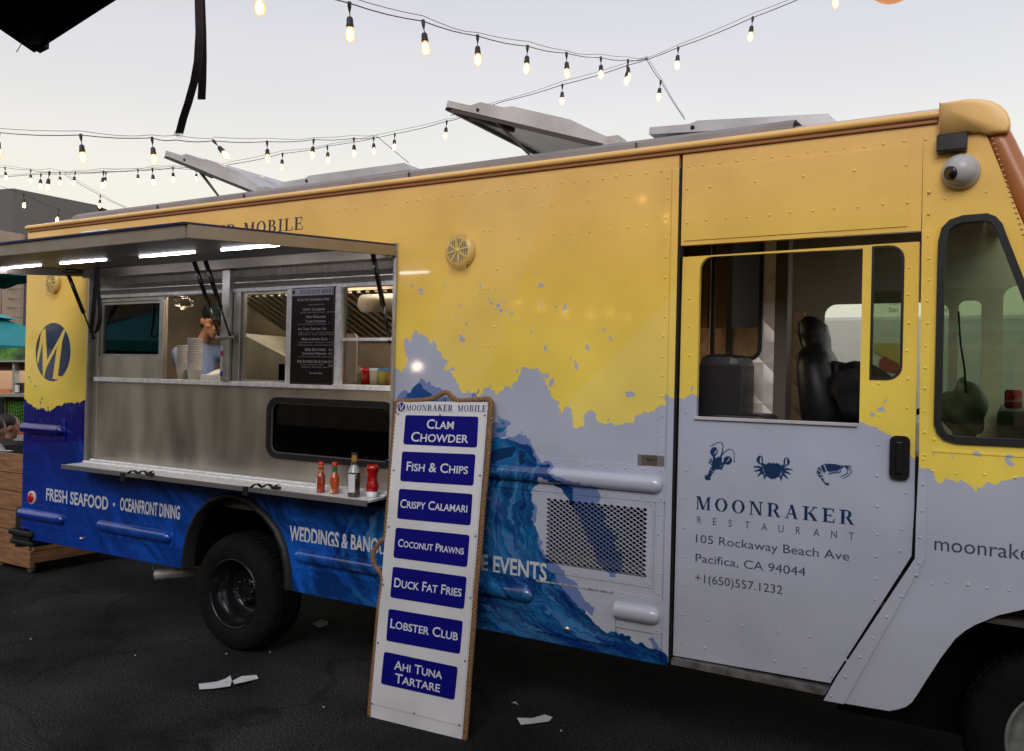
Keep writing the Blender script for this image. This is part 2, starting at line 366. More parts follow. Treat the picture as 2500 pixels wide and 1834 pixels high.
# sunset sky print: lemon low, orange high, with the printed sun rays
tt = np.clip((Zm-1.55)/1.25, 0, 1)[..., None]
lo = np.array((.83, .64, .10), np.float32); mi = np.array((.86, .57, .10), np.float32); hi = np.array((.88, .53, .18), np.float32)
art[:] = np.where(tt < .5, lo+(mi-lo)*tt*2, mi+(hi-mi)*(tt*2-1))
s_, m_ = mask(PW([(1160, 440), (1360, 440), (1170, 965), (1030, 965), (1050, 810)])); a = art[s_]; a[m_] = a[m_]*.88+np.array((.8, .62, .35))*.12
s_, m_ = mask(PW([(1384, 984), (1626, 741), (1660, 700), (1660, 1100), (1384, 1100)])); a = art[s_]; a[m_] = a[m_]*.85+np.array((.75, .68, .35))*.15
s_, m_ = mask(PW([(220, 900), (60, 660), (60, 640), (215, 700)])); a = art[s_]; a[m_] = a[m_]*.94+np.array((.8, .7, .3))*.06
GREY = np.array((.40, .43, .53), np.float32); GREYW = np.array((.46, .475, .53), np.float32)
# grey lower sky, ragged splashed border
edge = [(900, 903), (967, 903), (973, 903), (978, 907), (981, 901), (991, 897), (987, 886), (992, 882), (990, 869), (991, 865), (988, 843), (991, 822), (995, 821), (995, 833), (1002, 834), (1006, 830), (1007, 816), (1012, 805), (1019, 804), (1020, 817), (1027, 819), (1033, 815), (1034, 820), (1044, 823), (1043, 831), (1050, 835), (1056, 831), (1063, 848), (1078, 867), (1079, 875), (1093, 877), (1097, 872), (1092, 886), (1084, 907), (1086, 911), (1094, 901), (1104, 918), (1118, 937), (1122, 956), (1129, 960), (1144, 957), (1154, 962), (1167, 974), (1173, 964), (1182, 949), (1193, 945), (1194, 931), (1198, 945), (1206, 949), (1209, 960), (1226, 960), (1228, 949), (1241, 944), (1251, 953), (1256, 937), (1265, 926), (1269, 909), (1277, 897), (1294, 897), (1304, 908), (1315, 903), (1320, 911), (1324, 908), (1327, 933), (1340, 946), (1349, 971), (1362, 984), (1367, 1003), (1380, 996), (1396, 1003), (1402, 1025), (1396, 1040), (1410, 1047), (1425, 1040), (1425, 1017), (1442, 1002), (1455, 1013), (1463, 1030), (1485, 1038), (1497, 1033), (1510, 1036), (1526, 1031), (1540, 1036), (1555, 1017), (1574, 1002), (1595, 1005), (1607, 998), (1620, 985), (1624, 971), (1640, 972), (1653, 968), (1667, 973), (1685, 966), (1701, 973), (1760, 1010), (1900, 1025), (2050, 1030), (2105, 1035), (2147, 1042), (2166, 1060), (2180, 1066), (2200, 1085), (2216, 1108), (2228, 1117), (2249, 1137), (2262, 1147), (2276, 1149), (2285, 1168), (2297, 1179), (2310, 1168), (2330, 1175), (2343, 1169), (2357, 1180), (2365, 1185), (2375, 1202), (2382, 1184), (2394, 1194), (2403, 1190), (2418, 1174), (2440, 1180), (2458, 1177), (2480, 1168), (2500, 1172)]
e2 = PW(edge); poly = [(e2[0][0], .2)]+e2+[(.99, e2[-1][1]+.02), (.99, .2)]
s_, m_ = mask(poly, 2); g = np.clip((Zm[s_]-.5)/1.0, 0, 1)[..., None]; gc = GREYW*(1-g)+GREY*g; a = art[s_]; a[m_] = gc[m_]
def blob(px, py, r, col, seed, n=9, asp=1.3):
    q = random.Random(seed); c = W2(px, py); k = r/(2050/3.9)
    paint([(c[0]+k*math.cos(2*math.pi*i/n)*q.uniform(.55, 1.2), c[1]+k*asp*math.sin(2*math.pi*i/n)*q.uniform(.55, 1.2)) for i in range(n)], col, 2)
for i, (px, py, r) in enumerate([(1024, 708, 6), (1008, 698, 3), (1030, 718, 4), (1085, 699, 4), (1171, 700, 5), (1172, 721, 4), (1192, 729, 3), (1203, 740, 6), (1214, 744, 7), (1228, 738, 3), (1220, 757, 5), (1235, 763, 4), (1248, 766, 6), (1268, 676, 3), (1307, 663, 3), (1320, 702, 6), (1318, 744, 4), (1355, 750, 3), (1379, 753, 6), (1122, 747, 4), (1110, 770, 3), (1139, 793, 5), (1130, 826, 8), (1293, 808, 5), (1260, 782, 2), (1335, 850, 7), (1436, 849, 6), (1474, 809, 3), (1491, 827, 7), (1390, 882, 5), (1407, 893, 6), (1262, 902, 5), (1334, 915, 9), (1344, 933, 9), (1102, 902, 6), (1536, 963, 8), (1682, 951, 5), (2148, 1000, 6), (2128, 1013, 5), (2279, 1111, 5), (2326, 1115, 3), (2379, 1112, 7), (2461, 1125, 8), (2160, 985, 4)]):
    blob(px, py, r, GREY, i)
for i, (px, py, r) in enumerate([(1487, 1026, 4)]): blob(px, py, r, GREY, 100+i)
# water
contour = [(150, 975)]
body = [(960, 985), (985, 972), (1003, 960), (1008, 947), (1018, 940), (1027, 942), (1035, 955), (1050, 959), (1052, 972), (1100, 1000), (1150, 1070), (1194, 1073), (1208, 1070), (1220, 1076), (1240, 1073), (1262, 1075), (1289, 1087), (1307, 1113), (1314, 1131), (1340, 1134), (1351, 1156), (1362, 1168), (1376, 1176), (1398, 1196), (1400, 1241), (1375, 1199), (1341, 1170), (1320, 1163), (1313, 1186), (1297, 1208), (1299, 1237), (1298, 1271), (1309, 1305), (1317, 1335), (1332, 1369), (1345, 1400), (1370, 1430), (1400, 1462), (1430, 1491), (1455, 1521), (1485, 1542), (1523, 1553), (1552, 1568), (1586, 1580), (1622, 1597), (1640, 1640), (700, 1500), (20, 1400), (20, 985)]
DEEP = np.array((.004, .008, .16), np.float32)
PERI = np.array((.15, .21, .42), np.float32)
# fringe of periwinkle spray behind the wave
for P_ in ([(968, 975), (975, 962), (990, 952), (998, 963), (1006, 985)], [(1018, 945), (1022, 930), (1040, 932), (1062, 942), (1080, 955), (1090, 975), (1060, 1000), (1010, 985)], [(1148, 963), (1158, 966), (1164, 952), (1166, 955), (1161, 968), (1168, 975), (1150, 974)],
           [(1194, 1035), (1201, 1032), (1218, 1028), (1213, 1015), (1232, 1024), (1242, 1032), (1237, 1050), (1230, 1066), (1212, 1075), (1190, 1067)],
           [(1228, 1076), (1240, 1064), (1262, 1067), (1271, 1060), (1279, 1064), (1281, 1060), (1294, 1072), (1288, 1078), (1297, 1090), (1304, 1098), (1310, 1112), (1322, 1125), (1345, 1130), (1362, 1157), (1387, 1169), (1421, 1182), (1447, 1188), (1463, 1203), (1470, 1218), (1455, 1237), (1472, 1254), (1480, 1288), (1502, 1305), (1502, 1330), (1519, 1360), (1516, 1390), (1504, 1396), (1504, 1413), (1487, 1412), (1483, 1396), (1463, 1381), (1447, 1335), (1425, 1288), (1400, 1241), (1375, 1199), (1341, 1169), (1300, 1140), (1240, 1100)],
           [(1290, 1200), (1300, 1215), (1308, 1245), (1300, 1290), (1322, 1320), (1330, 1360), (1362, 1381), (1387, 1407), (1413, 1436), (1430, 1458), (1451, 1483), (1447, 1494), (1430, 1491), (1400, 1475), (1300, 1400)],
           [(1582, 1551), (1599, 1563), (1614, 1585), (1622, 1593), (1624, 1640), (1560, 1600), (1595, 1580)]):
    paint(PW(P_), PERI, 2)
for P_ in ([(1001, 975), (1012, 958), (1008, 946), (1020, 937), (1028, 942), (1034, 955), (1050, 960), (1052, 975)], [(1209, 1055), (1215, 1044), (1227, 1045), (1237, 1042), (1228, 1054), (1218, 1058)], [(1224, 1032), (1230, 1030), (1232, 1037), (1226, 1038)]):
    paint(PW(P_), (.006, .13, .26))
s_, m_ = mask(PW(body)+[], 2)
# streaked brushwork of the water: noise sheared along the swell
th = .62; U = (SXX[s_]*math.cos(th)-SZZ[s_]*math.sin(th)); V = (SXX[s_]*math.sin(th)+SZZ[s_]*math.cos(th))
def samp(seed, cu, cv, uu, vv):
    g = np.random.default_rng(seed).random((256, 256)).astype(np.float32); x = uu/cu; y = vv/cv; xi = np.floor(x).astype(int); yi = np.floor(y).astype(int); fx = x-xi; fy = y-yi
    fx = fx*fx*(3-2*fx); fy = fy*fy*(3-2*fy); q = lambda i, j: g[(yi+j) % 256, (xi+i) % 256]
    return (q(0, 0)*(1-fx)+q(1, 0)*fx)*(1-fy)+(q(0, 1)*(1-fx)+q(1, 1)*fx)*fy
wob = (samp(5, 90, 90, U, V)-.5)*70; wob2 = (samp(6, 16, 16, U, V)-.5)*10
nn = .5*samp(7, 150, 26, U+wob2, V+wob)+.33*samp(8, 60, 11, U+wob2, V+wob)+.17*samp(9, 22, 5, U, V+wob2)
Xs = Xm[s_]; Zs = Zm[s_]
kx = np.clip((Xs+6.3)/4.3, 0, 1)[..., None]; kz = np.clip((1.45-Zs)/1.0, 0, 1)[..., None]; low = np.clip((1.25-Zs)/.6, 0, 1)[..., None]
def mixc(a, b, k): return np.array(a, np.float32)*(1-k)+np.array(b, np.float32)*k
rear_hi, rear_lo = (.003, .003, .15), (.004, .038, .30)
mid_c = (.006, .06, .27); right_c = (.010, .115, .30)
base = mixc(rear_hi, rear_lo, low*.9); base = base*(1-np.clip(kx*1.5, 0, 1))+mixc(mid_c, (.005, .068, .33), low)*np.clip(kx*1.5, 0, 1)
kr = np.clip((Xs+3.0)/.9, 0, 1)[..., None]; base = base*(1-kr)+np.array(right_c, np.float32)*kr
lev = np.digitize(nn, [.36, .44, .52, .60, .67])
mul = np.array([.42, .62, .85, 1.0, 1.25, 1.5], np.float32)[lev][..., None]; amt = (.30+.7*np.clip((Xs+5.9)/2.6, 0, 1)*1.0)[..., None]*np.clip((1.62-Zs)/.5, .2, 1)[..., None]
wcol = base*(1+(mul-1)*amt)
lt = (lev >= 5)[..., None]*kr; wcol = wcol*(1-lt*.5)+PERI*.7*lt*.5
dk = (lev <= 0)[..., None]*kr; wcol = wcol*(1-dk*.6)+np.array((.004, .018, .16))*dk*.6
a = art[s_]
a[m_] = wcol[m_]
gi = [(1330, 1125), (1305, 1150), (1296, 1208), (1298, 1271), (1317, 1335), (1345, 1400), (1400, 1462), (1485, 1542), (1620, 1600)]
go = [(1210, 1068), (1110, 1110), (1060, 1200), (1030, 1300), (1050, 1390), (1110, 1460), (1200, 1520), (1330, 1580), (1480, 1640)]
GI = [Vector(W2(*p)) for p in gi]; GO = [Vector(W2(*p)) for p in go]
def flow(k, t):
    t = max(0, min(7.999, t)); i = int(t); f = t-i; return (GI[i].lerp(GI[i+1], f)).lerp(GO[i].lerp(GO[i+1], f), k)
qr = random.Random(5); keep = art.copy()
for n_s in range(330):
    k = qr.uniform(-.02, 1.9) if n_s % 3 else qr.uniform(0, 1.); t0 = qr.uniform(0, 7.4); ln = qr.uniform(.5, 2.2); wd = qr.uniform(.004, .017)*(1+.5*k); mm = 9; L_, R_ = [], []
    dk = qr.uniform(-.05, .05)
    for j in range(mm+1):
        u = j/mm; p = flow(k+dk*u, t0+ln*u); p2 = flow(k+dk*u, t0+ln*u+.05); tn = (p2-p); tn = tn.normalized() if tn.length > 1e-7 else Vector((1, 0)); nn_ = Vector((-tn.y, tn.x)); w3 = wd*math.sin(math.pi*min(1, u*1.02))**.7*(1+.35*math.sin(u*17+n_s))
        L_.append(tuple(p+nn_*w3)); R_.append(tuple(p-nn_*w3))
    c_ = qr.choice([(.004, .022, .12), (.003, .010, .13), (.006, .05, .16), (.008, .09, .22), (.012, .13, .34), (.03, .18, .40), (.08, .24, .48), (.004, .035, .19)])
    paint(L_+R_[::-1], c_, True, .62)
sm, mk = mask(PW(body), 2); new = art.copy(); art[:] = keep; art[sm][mk] = new[sm][mk]; del new, keep
# dark hollow strokes under the lip of the wave
for P_ in ([(1190, 1105), (1225, 1095), (1262, 1090), (1250, 1115), (1215, 1125), (1190, 1135)], [(1268, 1098), (1282, 1104), (1284, 1130), (1270, 1138), (1266, 1115)]): paint(PW(P_), (.005, .035, .12))
# rear panel: the blue starts under the yellow disc
rear = [(20, 970), (62, 975), (72, 987), (90, 997), (110, 1001), (123, 1005), (135, 995), (150, 989), (163, 988), (173, 984), (186, 986), (211, 975), (240, 975), (240, 1080), (20, 1080)]
s_, m_ = mask(PW(rear), 2); a = art[s_]; a[m_] = np.array(rear_hi)
s_, m_ = mask([(-6.4, 1.52), (-5.5, 1.52), (-5.5, 2.9), (-6.4, 2.9)]); q = art[s_]
for P_ in ([(-6.40, .2), (-6.4, .1)],): pass
# yellow again above the border of the rear panel
up_ = PW([(20, 970), (62, 975), (72, 987), (90, 997), (110, 1001), (123, 1005), (135, 995), (150, 989), (163, 988), (173, 984), (186, 986), (211, 975), (240, 975)])+[(-5.4, 2.9), (-6.4, 2.9)]
s_, m_ = mask(up_, 2); g = tt[s_]; yy = np.where(g < .5, lo+(mi-lo)*g*2, mi+(hi-mi)*(g*2-1)); a = art[s_]; a[m_] = yy[m_]
for i, (px, py, r) in enumerate([(68, 919, 4), (73, 925, 3), (76, 932, 2), (87, 944, 4), (101, 975, 3), (98, 982, 3), (117, 1000, 3)]): blob(px, py, r*1.6, (.16, .2, .1), 300+i)
for P_ in ([(165, 998), (183, 991), (180, 997), (170, 1002)], [(190, 1060), (200, 1085), (209, 1120), (209, 1140), (195, 1110)], [(150, 1020), (160, 1032), (175, 1060), (160, 1050)]): paint(PW(P_), (.02, .06, .42), True, .5)
# round emblem
def ellipse(c, rx, rz, n=40): return [(c[0]+rx*math.cos(2*math.pi*i/n), c[1]+rz*math.sin(2*math.pi*i/n)) for i in range(n)]
ec = (-5.972, 1.825); paint(ellipse(ec, .217, .213), (.014, .028, .085))
YEL = (.80, .575, .093)
E4 = lambda pts: [W2(x/3.591, 560+y/3.591) for x, y in pts]
for P_ in ([(370, 885), (398, 870), (415, 1195), (375, 1300)], [(360, 905), (372, 890), (372, 990), (330, 1190), (322, 1140)], [(558, 880), (572, 890), (405, 1215), (380, 1320), (372, 1290), (400, 1170)], [(552, 885), (575, 880), (545, 985), (505, 1300), (460, 1310), (505, 985)], [(455, 1310), (475, 1285), (560, 1290), (548, 1305), (505, 1320)]): paint(E4(P_), YEL)
# crustaceans on the door
D = lambda pts: [W2(1680+x/4.03, 1060+y/4.03) for x, y in pts]
def stroke(pts, w0, w1=None, col=(.012, .035, .10)):
    q = [Vector(W2(1680+x/4.03, 1060+y/4.03)) for x, y in pts]; w1 = w0 if w1 is None else w1; L, Rr = [], []
    for i, p in enumerate(q):
        t = (q[min(i+1, len(q)-1)]-q[max(i-1, 0)]).normalized(); n = Vector((-t.y, t.x)); ww = (w0+(w1-w0)*i/(len(q)-1))*.0005
        L.append(tuple(p+n*ww)); Rr.append(tuple(p-n*ww))
    paint(L+Rr[::-1], col)
CN = (.012, .035, .10)
def dell(cx, cy, rx, ry, rot=0, col=CN):
    paint(D([(cx+rx*math.cos(a)*math.cos(rot)-ry*math.sin(a)*math.sin(rot), cy+rx*math.cos(a)*math.sin(rot)+ry*math.sin(a)*math.cos(rot)) for a in (2*math.pi*i/24 for i in range(24))]), col)
gdoor = tuple(GREYW*.55+GREY*.45)
dell(240, 178, 36, 46, .2); paint(D([(278, 140), (232, 205), (262, 190)]), gdoor); dell(376, 265, 42, 44, .5); paint(D([(402, 222), (358, 285), (388, 262)]), gdoor)
stroke([(238, 220), (240, 250), (262, 270)], 12, 12); stroke([(345, 295), (318, 298), (300, 300)], 12, 12)
paint(D([(285, 228), (312, 222), (320, 240), (312, 300), (290, 345), (262, 358), (225, 340), (210, 310), (222, 270), (250, 245)]), CN)
for i, (cx, cy, r) in enumerate([(226, 352, 29), (212, 378, 27), (200, 400, 24), (190, 418, 20)]): dell(cx, cy, r, 13, .55)
dell(175, 440, 28, 22, .3); dell(160, 425, 13, 15); dell(196, 445, 13, 15)
stroke([(305, 225), (322, 180), (330, 130), (318, 90), (290, 85), (240, 105), (200, 130)], 5, 3); stroke([(308, 225), (340, 185), (385, 155), (420, 160), (440, 200), (442, 285)], 5, 3)
for k in range(4): stroke([(222-k*4, 262+k*10), (204-k*4, 250+k*12), (196-k*2, 262+k*13)], 5, 3); stroke([(310-k*8, 320+k*9), (335-k*6, 318+k*11), (330-k*6, 330+k*10)], 5, 3)
paint(D([(728, 320), (760, 298), (820, 290), (880, 298), (912, 330), (910, 375), (880, 425), (840, 448), (800, 448), (760, 420), (728, 375)]), CN)
dell(785, 291, 8, 8); dell(858, 297, 8, 8)
dell(692, 258, 32, 42, .05); paint(D([(698, 222), (690, 290), (710, 290), (712, 240)]), gdoor); dell(956, 278, 32, 42, -.05); paint(D([(950, 240), (940, 300), (960, 312), (962, 250)]), gdoor)
stroke([(705, 292), (725, 310), (745, 320)], 14, 14); stroke([(940, 318), (920, 325), (900, 335)], 14, 14)
for q in ([(725, 350), (680, 328), (628, 328)], [(725, 368), (680, 362), (640, 372)], [(735, 392), (700, 392), (670, 422)], [(755, 415), (735, 425), (738, 452)], [(915, 360), (965, 350), (1018, 362)], [(912, 378), (955, 382), (1000, 402)], [(905, 400), (940, 412), (970, 450)], [(890, 420), (905, 435), (898, 465)]): stroke(q, 15, 4)
paint(D([(1255, 350), (1290, 318), (1340, 300), (1400, 298), (1470, 308), (1540, 322), (1500, 345), (1460, 365), (1400, 372), (1350, 370), (1318, 400), (1315, 435), (1330, 480), (1385, 495), (1370, 502), (1378, 512), (1345, 512), (1325, 485), (1285, 440), (1255, 400)]), CN)
stroke([(1530, 320), (1570, 322), (1598, 328)], 8, 3); stroke([(1540, 325), (1580, 345), (1598, 380), (1560, 420), (1510, 445)], 5, 3); stroke([(1540, 330), (1562, 360), (1555, 395), (1485, 430)], 5, 3)
for k in range(6): stroke([(1375+k*22, 368-k*2), (1392+k*20, 385-k*2), (1372+k*20, 405-k*3)], 5, 3)
for q in ([(1285, 325), (1300, 350), (1318, 395)], [(1325, 305), (1335, 330), (1350, 368)], [(1255, 352), (1285, 370), (1312, 400)], [(1262, 400), (1312, 410)], [(1285, 440), (1312, 430)]): stroke(q, 4, 4, gdoor)
dell(1490, 323, 5, 5, 0, gdoor)
# MOONRAKER in serif capitals on the door, and above the awning
def art_serif(body_, pL, pR, cap, col, track=.08):
    vs_, fs_ = serif_polys(body_, track); x0 = min(v[0] for v in vs_); x1 = max(v[0] for v in vs_); k = (pR[0]-pL[0])/(x1-x0)
    for f in fs_: paint([(pL[0]+(vs_[i][0]-x0)*k, pL[1]+vs_[i][1]*cap) for i in f], col)
art_serif('MOONRAKER', (-1.157, 1.154), (-.507, 1.154), .056, (.012, .030, .085), .24)
art_serif('MOONRAKER MOBILE', (-4.93, 2.547), (-3.528, 2.547), .073, (.05, .045, .055), .10)
paint(PW([(1556, 1110), (1622, 1114), (1622, 1140), (1556, 1137)]), (.17, .14, .14))
# tiny chips and grime
for k in range(260):
    q = (random.uniform(-6.3, -.3), random.uniform(.47, 2.5)); r = random.uniform(.0008, .002)
    paint([(q[0]-r, q[1]-r), (q[0]+r, q[1]-r*.6), (q[0]+r*.4, q[1]+r)], (.3, .28, .24), False, .35)
img = bpy.data.images.new('wrap_print', AW, AH, alpha=False, float_buffer=False)
srgb = np.where(art <= .0031308, art*12.92, 1.055*np.power(np.clip(art, 1e-6, 1), 1/2.4)-.055)
buf = np.ones((AH, AW, 4), np.float32); buf[..., :3] = srgb; img.pixels.foreach_set(buf.ravel()); img.update(); img.pack()
def wrap_mat(name, rough=.27, dirt=.15, bmp=.11, spec=.15):
    m = bpy.data.materials.new(name); m.use_nodes = True; t = m.node_tree; b = t.nodes['Principled BSDF']
    im = t.nodes.new('ShaderNodeTexImage'); im.image = img; im.extension = 'EXTEND'
    uv = t.nodes.new('ShaderNodeUVMap'); uv.uv_map = 'wrap'; t.links.new(uv.outputs[0], im.inputs[0])
    g = t.nodes.new('ShaderNodeNewGeometry'); n = t.nodes.new('ShaderNodeTexNoise'); n.inputs['Scale'].default_value = 2.5; n.inputs['Detail'].default_value = 8
    t.links.new(g.outputs['Position'], n.inputs['Vector'])
    mr = t.nodes.new('ShaderNodeMapRange'); mr.inputs['From Min'].default_value = .3; mr.inputs['From Max'].default_value = .7; mr.inputs['To Min'].default_value = 1-dirt; mr.inputs['To Max'].default_value = 1.02
    mx = t.nodes.new('ShaderNodeVectorMath'); mx.operation = 'MULTIPLY'
    t.links.new(n.outputs[0], mr.inputs[0]); t.links.new(im.outputs[0], mx.inputs[0]); t.links.new(mr.outputs[0], mx.inputs[1]); t.links.new(mx.outputs[0], b.inputs['Base Color'])
    b.inputs['Roughness'].default_value = rough; b.inputs['Specular IOR Level'].default_value = spec
    mr2 = t.nodes.new('ShaderNodeMapRange'); mr2.inputs['To Min'].default_value = rough-.05; mr2.inputs['To Max'].default_value = rough+.08; t.links.new(n.outputs[0], mr2.inputs[0]); t.links.new(mr2.outputs[0], b.inputs['Roughness'])
    n2 = t.nodes.new('ShaderNodeTexNoise'); n2.inputs['Scale'].default_value = 3.; n2.inputs['Detail'].default_value = 2
    bp = t.nodes.new('ShaderNodeBump'); bp.inputs['Strength'].default_value = bmp; bp.inputs['Distance'].default_value = .05
    t.links.new(g.outputs['Position'], n2.inputs['Vector']); t.links.new(n2.outputs[0], bp.inputs['Height']); t.links.new(bp.outputs[0], b.inputs['Normal']); t.links.new(g.outputs['Normal'], b.inputs['Coat Normal']); b.inputs['Coat Weight'].default_value = .55; b.inputs['Coat Roughness'].default_value = .07
    return m
WRAP = wrap_mat('wrap_vinyl')
WRAPG = wrap_mat('wrap_vinyl_gloss', .17, .05, .02, .8)

# ================================================================== ground
asph = mat('asphalt', (.0125, .0125, .013), .92, spec=.10, noise=.6, nscale=1.1, bump=.5, bscale=80, rvar=.05)
def asphalt_detail():
    t = asph.node_tree; b = t.nodes['Principled BSDF']; g = t.nodes.new('ShaderNodeNewGeometry')
    v = t.nodes.new('ShaderNodeTexVoronoi'); v.inputs['Scale'].default_value = 70; n = t.nodes.new('ShaderNodeTexNoise'); n.inputs['Scale'].default_value = 95; n.inputs['Detail'].default_value = 4
    t.links.new(g.outputs['Position'], v.inputs['Vector']); t.links.new(g.outputs['Position'], n.inputs['Vector'])
    r = t.nodes.new('ShaderNodeValToRGB'); r.color_ramp.elements[0].position = .50; r.color_ramp.elements[1].position = .72; r.color_ramp.elements[1].color = (.042, .039, .034, 1); r.color_ramp.elements[0].color = (0, 0, 0, 1)
    t.links.new(n.outputs[0], r.inputs[0]); old = b.inputs['Base Color'].links[0].from_socket
    ad = t.nodes.new('ShaderNodeVectorMath'); ad.operation = 'ADD'; t.links.new(old, ad.inputs[0]); t.links.new(r.outputs[0], ad.inputs[1]); wv_ = t.nodes.new('ShaderNodeTexNoise'); wv_.inputs['Scale'].default_value = 1.7; wv_.inputs['Detail'].default_value = 6
    mxv = t.nodes.new('ShaderNodeVectorMath'); mxv.operation = 'SCALE'; mxv.inputs['Scale'].default_value = .55; av = t.nodes.new('ShaderNodeVectorMath'); av.operation = 'ADD'
    t.links.new(g.outputs['Position'], wv_.inputs['Vector']); t.links.new(wv_.outputs['Color'], mxv.inputs[0]); t.links.new(mxv.outputs[0], av.inputs[0]); t.links.new(g.outputs['Position'], av.inputs[1])
    ve = t.nodes.new('ShaderNodeTexVoronoi'); ve.feature = 'DISTANCE_TO_EDGE'; ve.inputs['Scale'].default_value = .55; t.links.new(av.outputs[0], ve.inputs['Vector'])
    cr_ = t.nodes.new('ShaderNodeValToRGB'); cr_.color_ramp.elements[0].position = .0; cr_.color_ramp.elements[0].color = (.6, .6, .6, 1); cr_.color_ramp.elements[1].position = .012; t.links.new(ve.outputs['Distance'], cr_.inputs[0])
    pn = t.nodes.new('ShaderNodeTexNoise'); pn.inputs['Scale'].default_value = .8; pn.inputs['Detail'].default_value = 4; t.links.new(g.outputs['Position'], pn.inputs['Vector'])
    pr = t.nodes.new('ShaderNodeMapRange'); pr.inputs['From Min'].default_value = .38; pr.inputs['From Max'].default_value = .62; pr.inputs['To Min'].default_value = .55; pr.inputs['To Max'].default_value = 2.0; t.links.new(pn.outputs[0], pr.inputs[0])
    m1 = t.nodes.new('ShaderNodeVectorMath'); m1.operation = 'MULTIPLY'; m2 = t.nodes.new('ShaderNodeVectorMath'); m2.operation = 'SCALE'
    t.links.new(ad.outputs[0], m1.inputs[0]); t.links.new(cr_.outputs[0], m1.inputs[1]); t.links.new(m1.outputs[0], m2.inputs[0]); t.links.new(pr.outputs[0], m2.inputs['Scale']); t.links.new(m2.outputs[0], b.inputs['Base Color'])
asphalt_detail()
MB().box(-90, -60, -.3, 60, 90, 0).build('ground', asph, kind='structure')

# ================================================================== the food truck
truck = thing('food_truck', (-3, 1.05, 0), 'long yellow, grey and blue wave printed food truck with open service awning', 'food truck')
def part(b, name, m, par=None, **kw): return b.build(name, m, par or truck, **kw)
NOY = Vector((0, -1, 0)); ZU = Vector((0, 0, 1))
arch = PW([(448, 1388), (452, 1340), (463, 1290), (485, 1245), (515, 1215), (554, 1201), (590, 1205), (620, 1220), (655, 1252), (683, 1289), (702, 1336), (712, 1390), (713, 1441)])
arch = [(x, z) for x, z in arch]
OX0, OX1, OZ0, OZ1 = -5.56, -2.832, 1.05, 2.405
side = [(-6.31, .515), (-6.20, .51), (-6.165, .44)]+[(arch[0][0], .45)]+arch+[(arch[-1][0], .45), (-1.262, .452), (-1.262, 2.73), (-6.33, 2.73)]
vent_hole = [(-1.885, .828), (-1.370, .828), (-1.370, 1.142), (-1.885, 1.142)]
part(MB().plate(side, [[(OX0, OZ0), (OX1, OZ0), (OX1, OZ1), (OX0, OZ1)], vent_hole], 0, .03), 'side_panel', WRAP, label='yellow and blue wave printed cargo side')
part(MB().plate([(-1.245, 2.315), (-.285, 2.315), (-.285, 2.73), (-1.245, 2.73)], [], .0, .03), 'header_panel', WRAP)
part(MB().plate(rrect(-1.232, 2.335, -.335, 2.648, [.0, .0, .02, .02]), [], -.004, .004), 'header_panel', WRAP)
cw_out = [W2(*p) for p in [(2280, 1035), (2288, 1058), (2304, 1074), (2335, 1083)]]+[(.262, 1.505), (.25, 1.56)]+[W2(*p) for p in [(2458, 575), (2448, 548), (2432, 530), (2410, 522), (2350, 527), (2318, 538), (2299, 558), (2291, 590), (2289, 640)]]
cw_in = inset(cw_out, .026); cw_hole = inset(cw_out, .016)
fr = [W2(*p) for p in [(2251, 565), (2244, 1121), (2237, 1262), (2234, 1363), (2044, 1651), (2011, 1709), (2037, 1713), (2105, 1725), (2170, 1736), (2192, 1732), (2211, 1726), (2226, 1715), (2240, 1695), (2258, 1666), (2297, 1606), (2332, 1560), (2356, 1540), (2382, 1525), (2438, 1502), (2500, 1488)]]
cab = [(-.285, 2.73)]+fr+[(.20, .93), (.42, .88), (.60, .72), (.68, .5), (.95, .5), (.98, 1.25), (.40, 1.42), (.035, 2.36), (-.08, 2.68), (-.10, 2.73)]
part(MB().plate(cab, [cw_hole], 0, .03), 'cab_side_panel', WRAP, label='yellow over pale grey cab side with slanted window')
part(MB().plate(cw_out, [cw_in], -.012, .03), 'cab_window_seal', BLK)
part(MB().plate(cw_in, [], .012, .004), 'cab_window_glass', GLASST)
# raised seam strip beside the door
strip = [W2(*p) for p in [(2251, 565), (2282, 563), (2268, 1000), (2261, 1300), (2258, 1365), (2060, 1718), (2011, 1709), (2044, 1651), (2234, 1363), (2237, 1262), (2244, 1121)]]
part(MB().plate(strip, [], -.006, .006), 'seam_strip', WRAP)
part(MB().box(-1.288, -.008, .46, -1.2585, 0, 2.66, .002), 'seam_strip', WRAP)
part(MB().box(-1.332, -.004, .46, -1.294, -.001, 2.66), 'seam_strip', WRAP)
part(MB().box(-1.262, .001, .47, -1.250, .05, 2.66), 'door_seal', BLK)
part(MB().plate([W2(*p) for p in [(2276, 1098), (2500, 1112), (2500, 1117), (2276, 1103)]], [], -.003, .003), 'seam_strip', WRAP)
# roof rail: half-round cap with a drip edge
def rail_profile(x0, x1, prof, n=1):
    k = len(prof); vs = [(x, y, z) for x in (x0, x1) for y, z in prof]; return vs, [(i, i+1, k+i+1, k+i) for i in range(k-1)]
cap = [(0, 2.736), (-.004, 2.737), (-.018, 2.741), (-.025, 2.750), (-.024, 2.760), (-.014, 2.769), (.0, 2.774), (.06, 2.778), (.14, 2.778)]
b = MB(); v, f = rail_profile(-6.33, -.215, cap); b.add(v, f, True); part(b, 'roof_rail', WRAP)
part(MB().box(-6.32, -.012, 2.722, -.235, .0, 2.7355, .002), 'rail_shadow_strip', mat('rail_shadow_brown', (.30, .11, .03), .5))  # brown strip paints the shadow line under the rail
b = MB(); v, f = rail_profile(-5.98, -.80, [(.12, 2.77), (.125, 2.835), (.17, 2.862), (.32, 2.875)]); b.add(v, f); part(b, 'roof_trim', PARA)
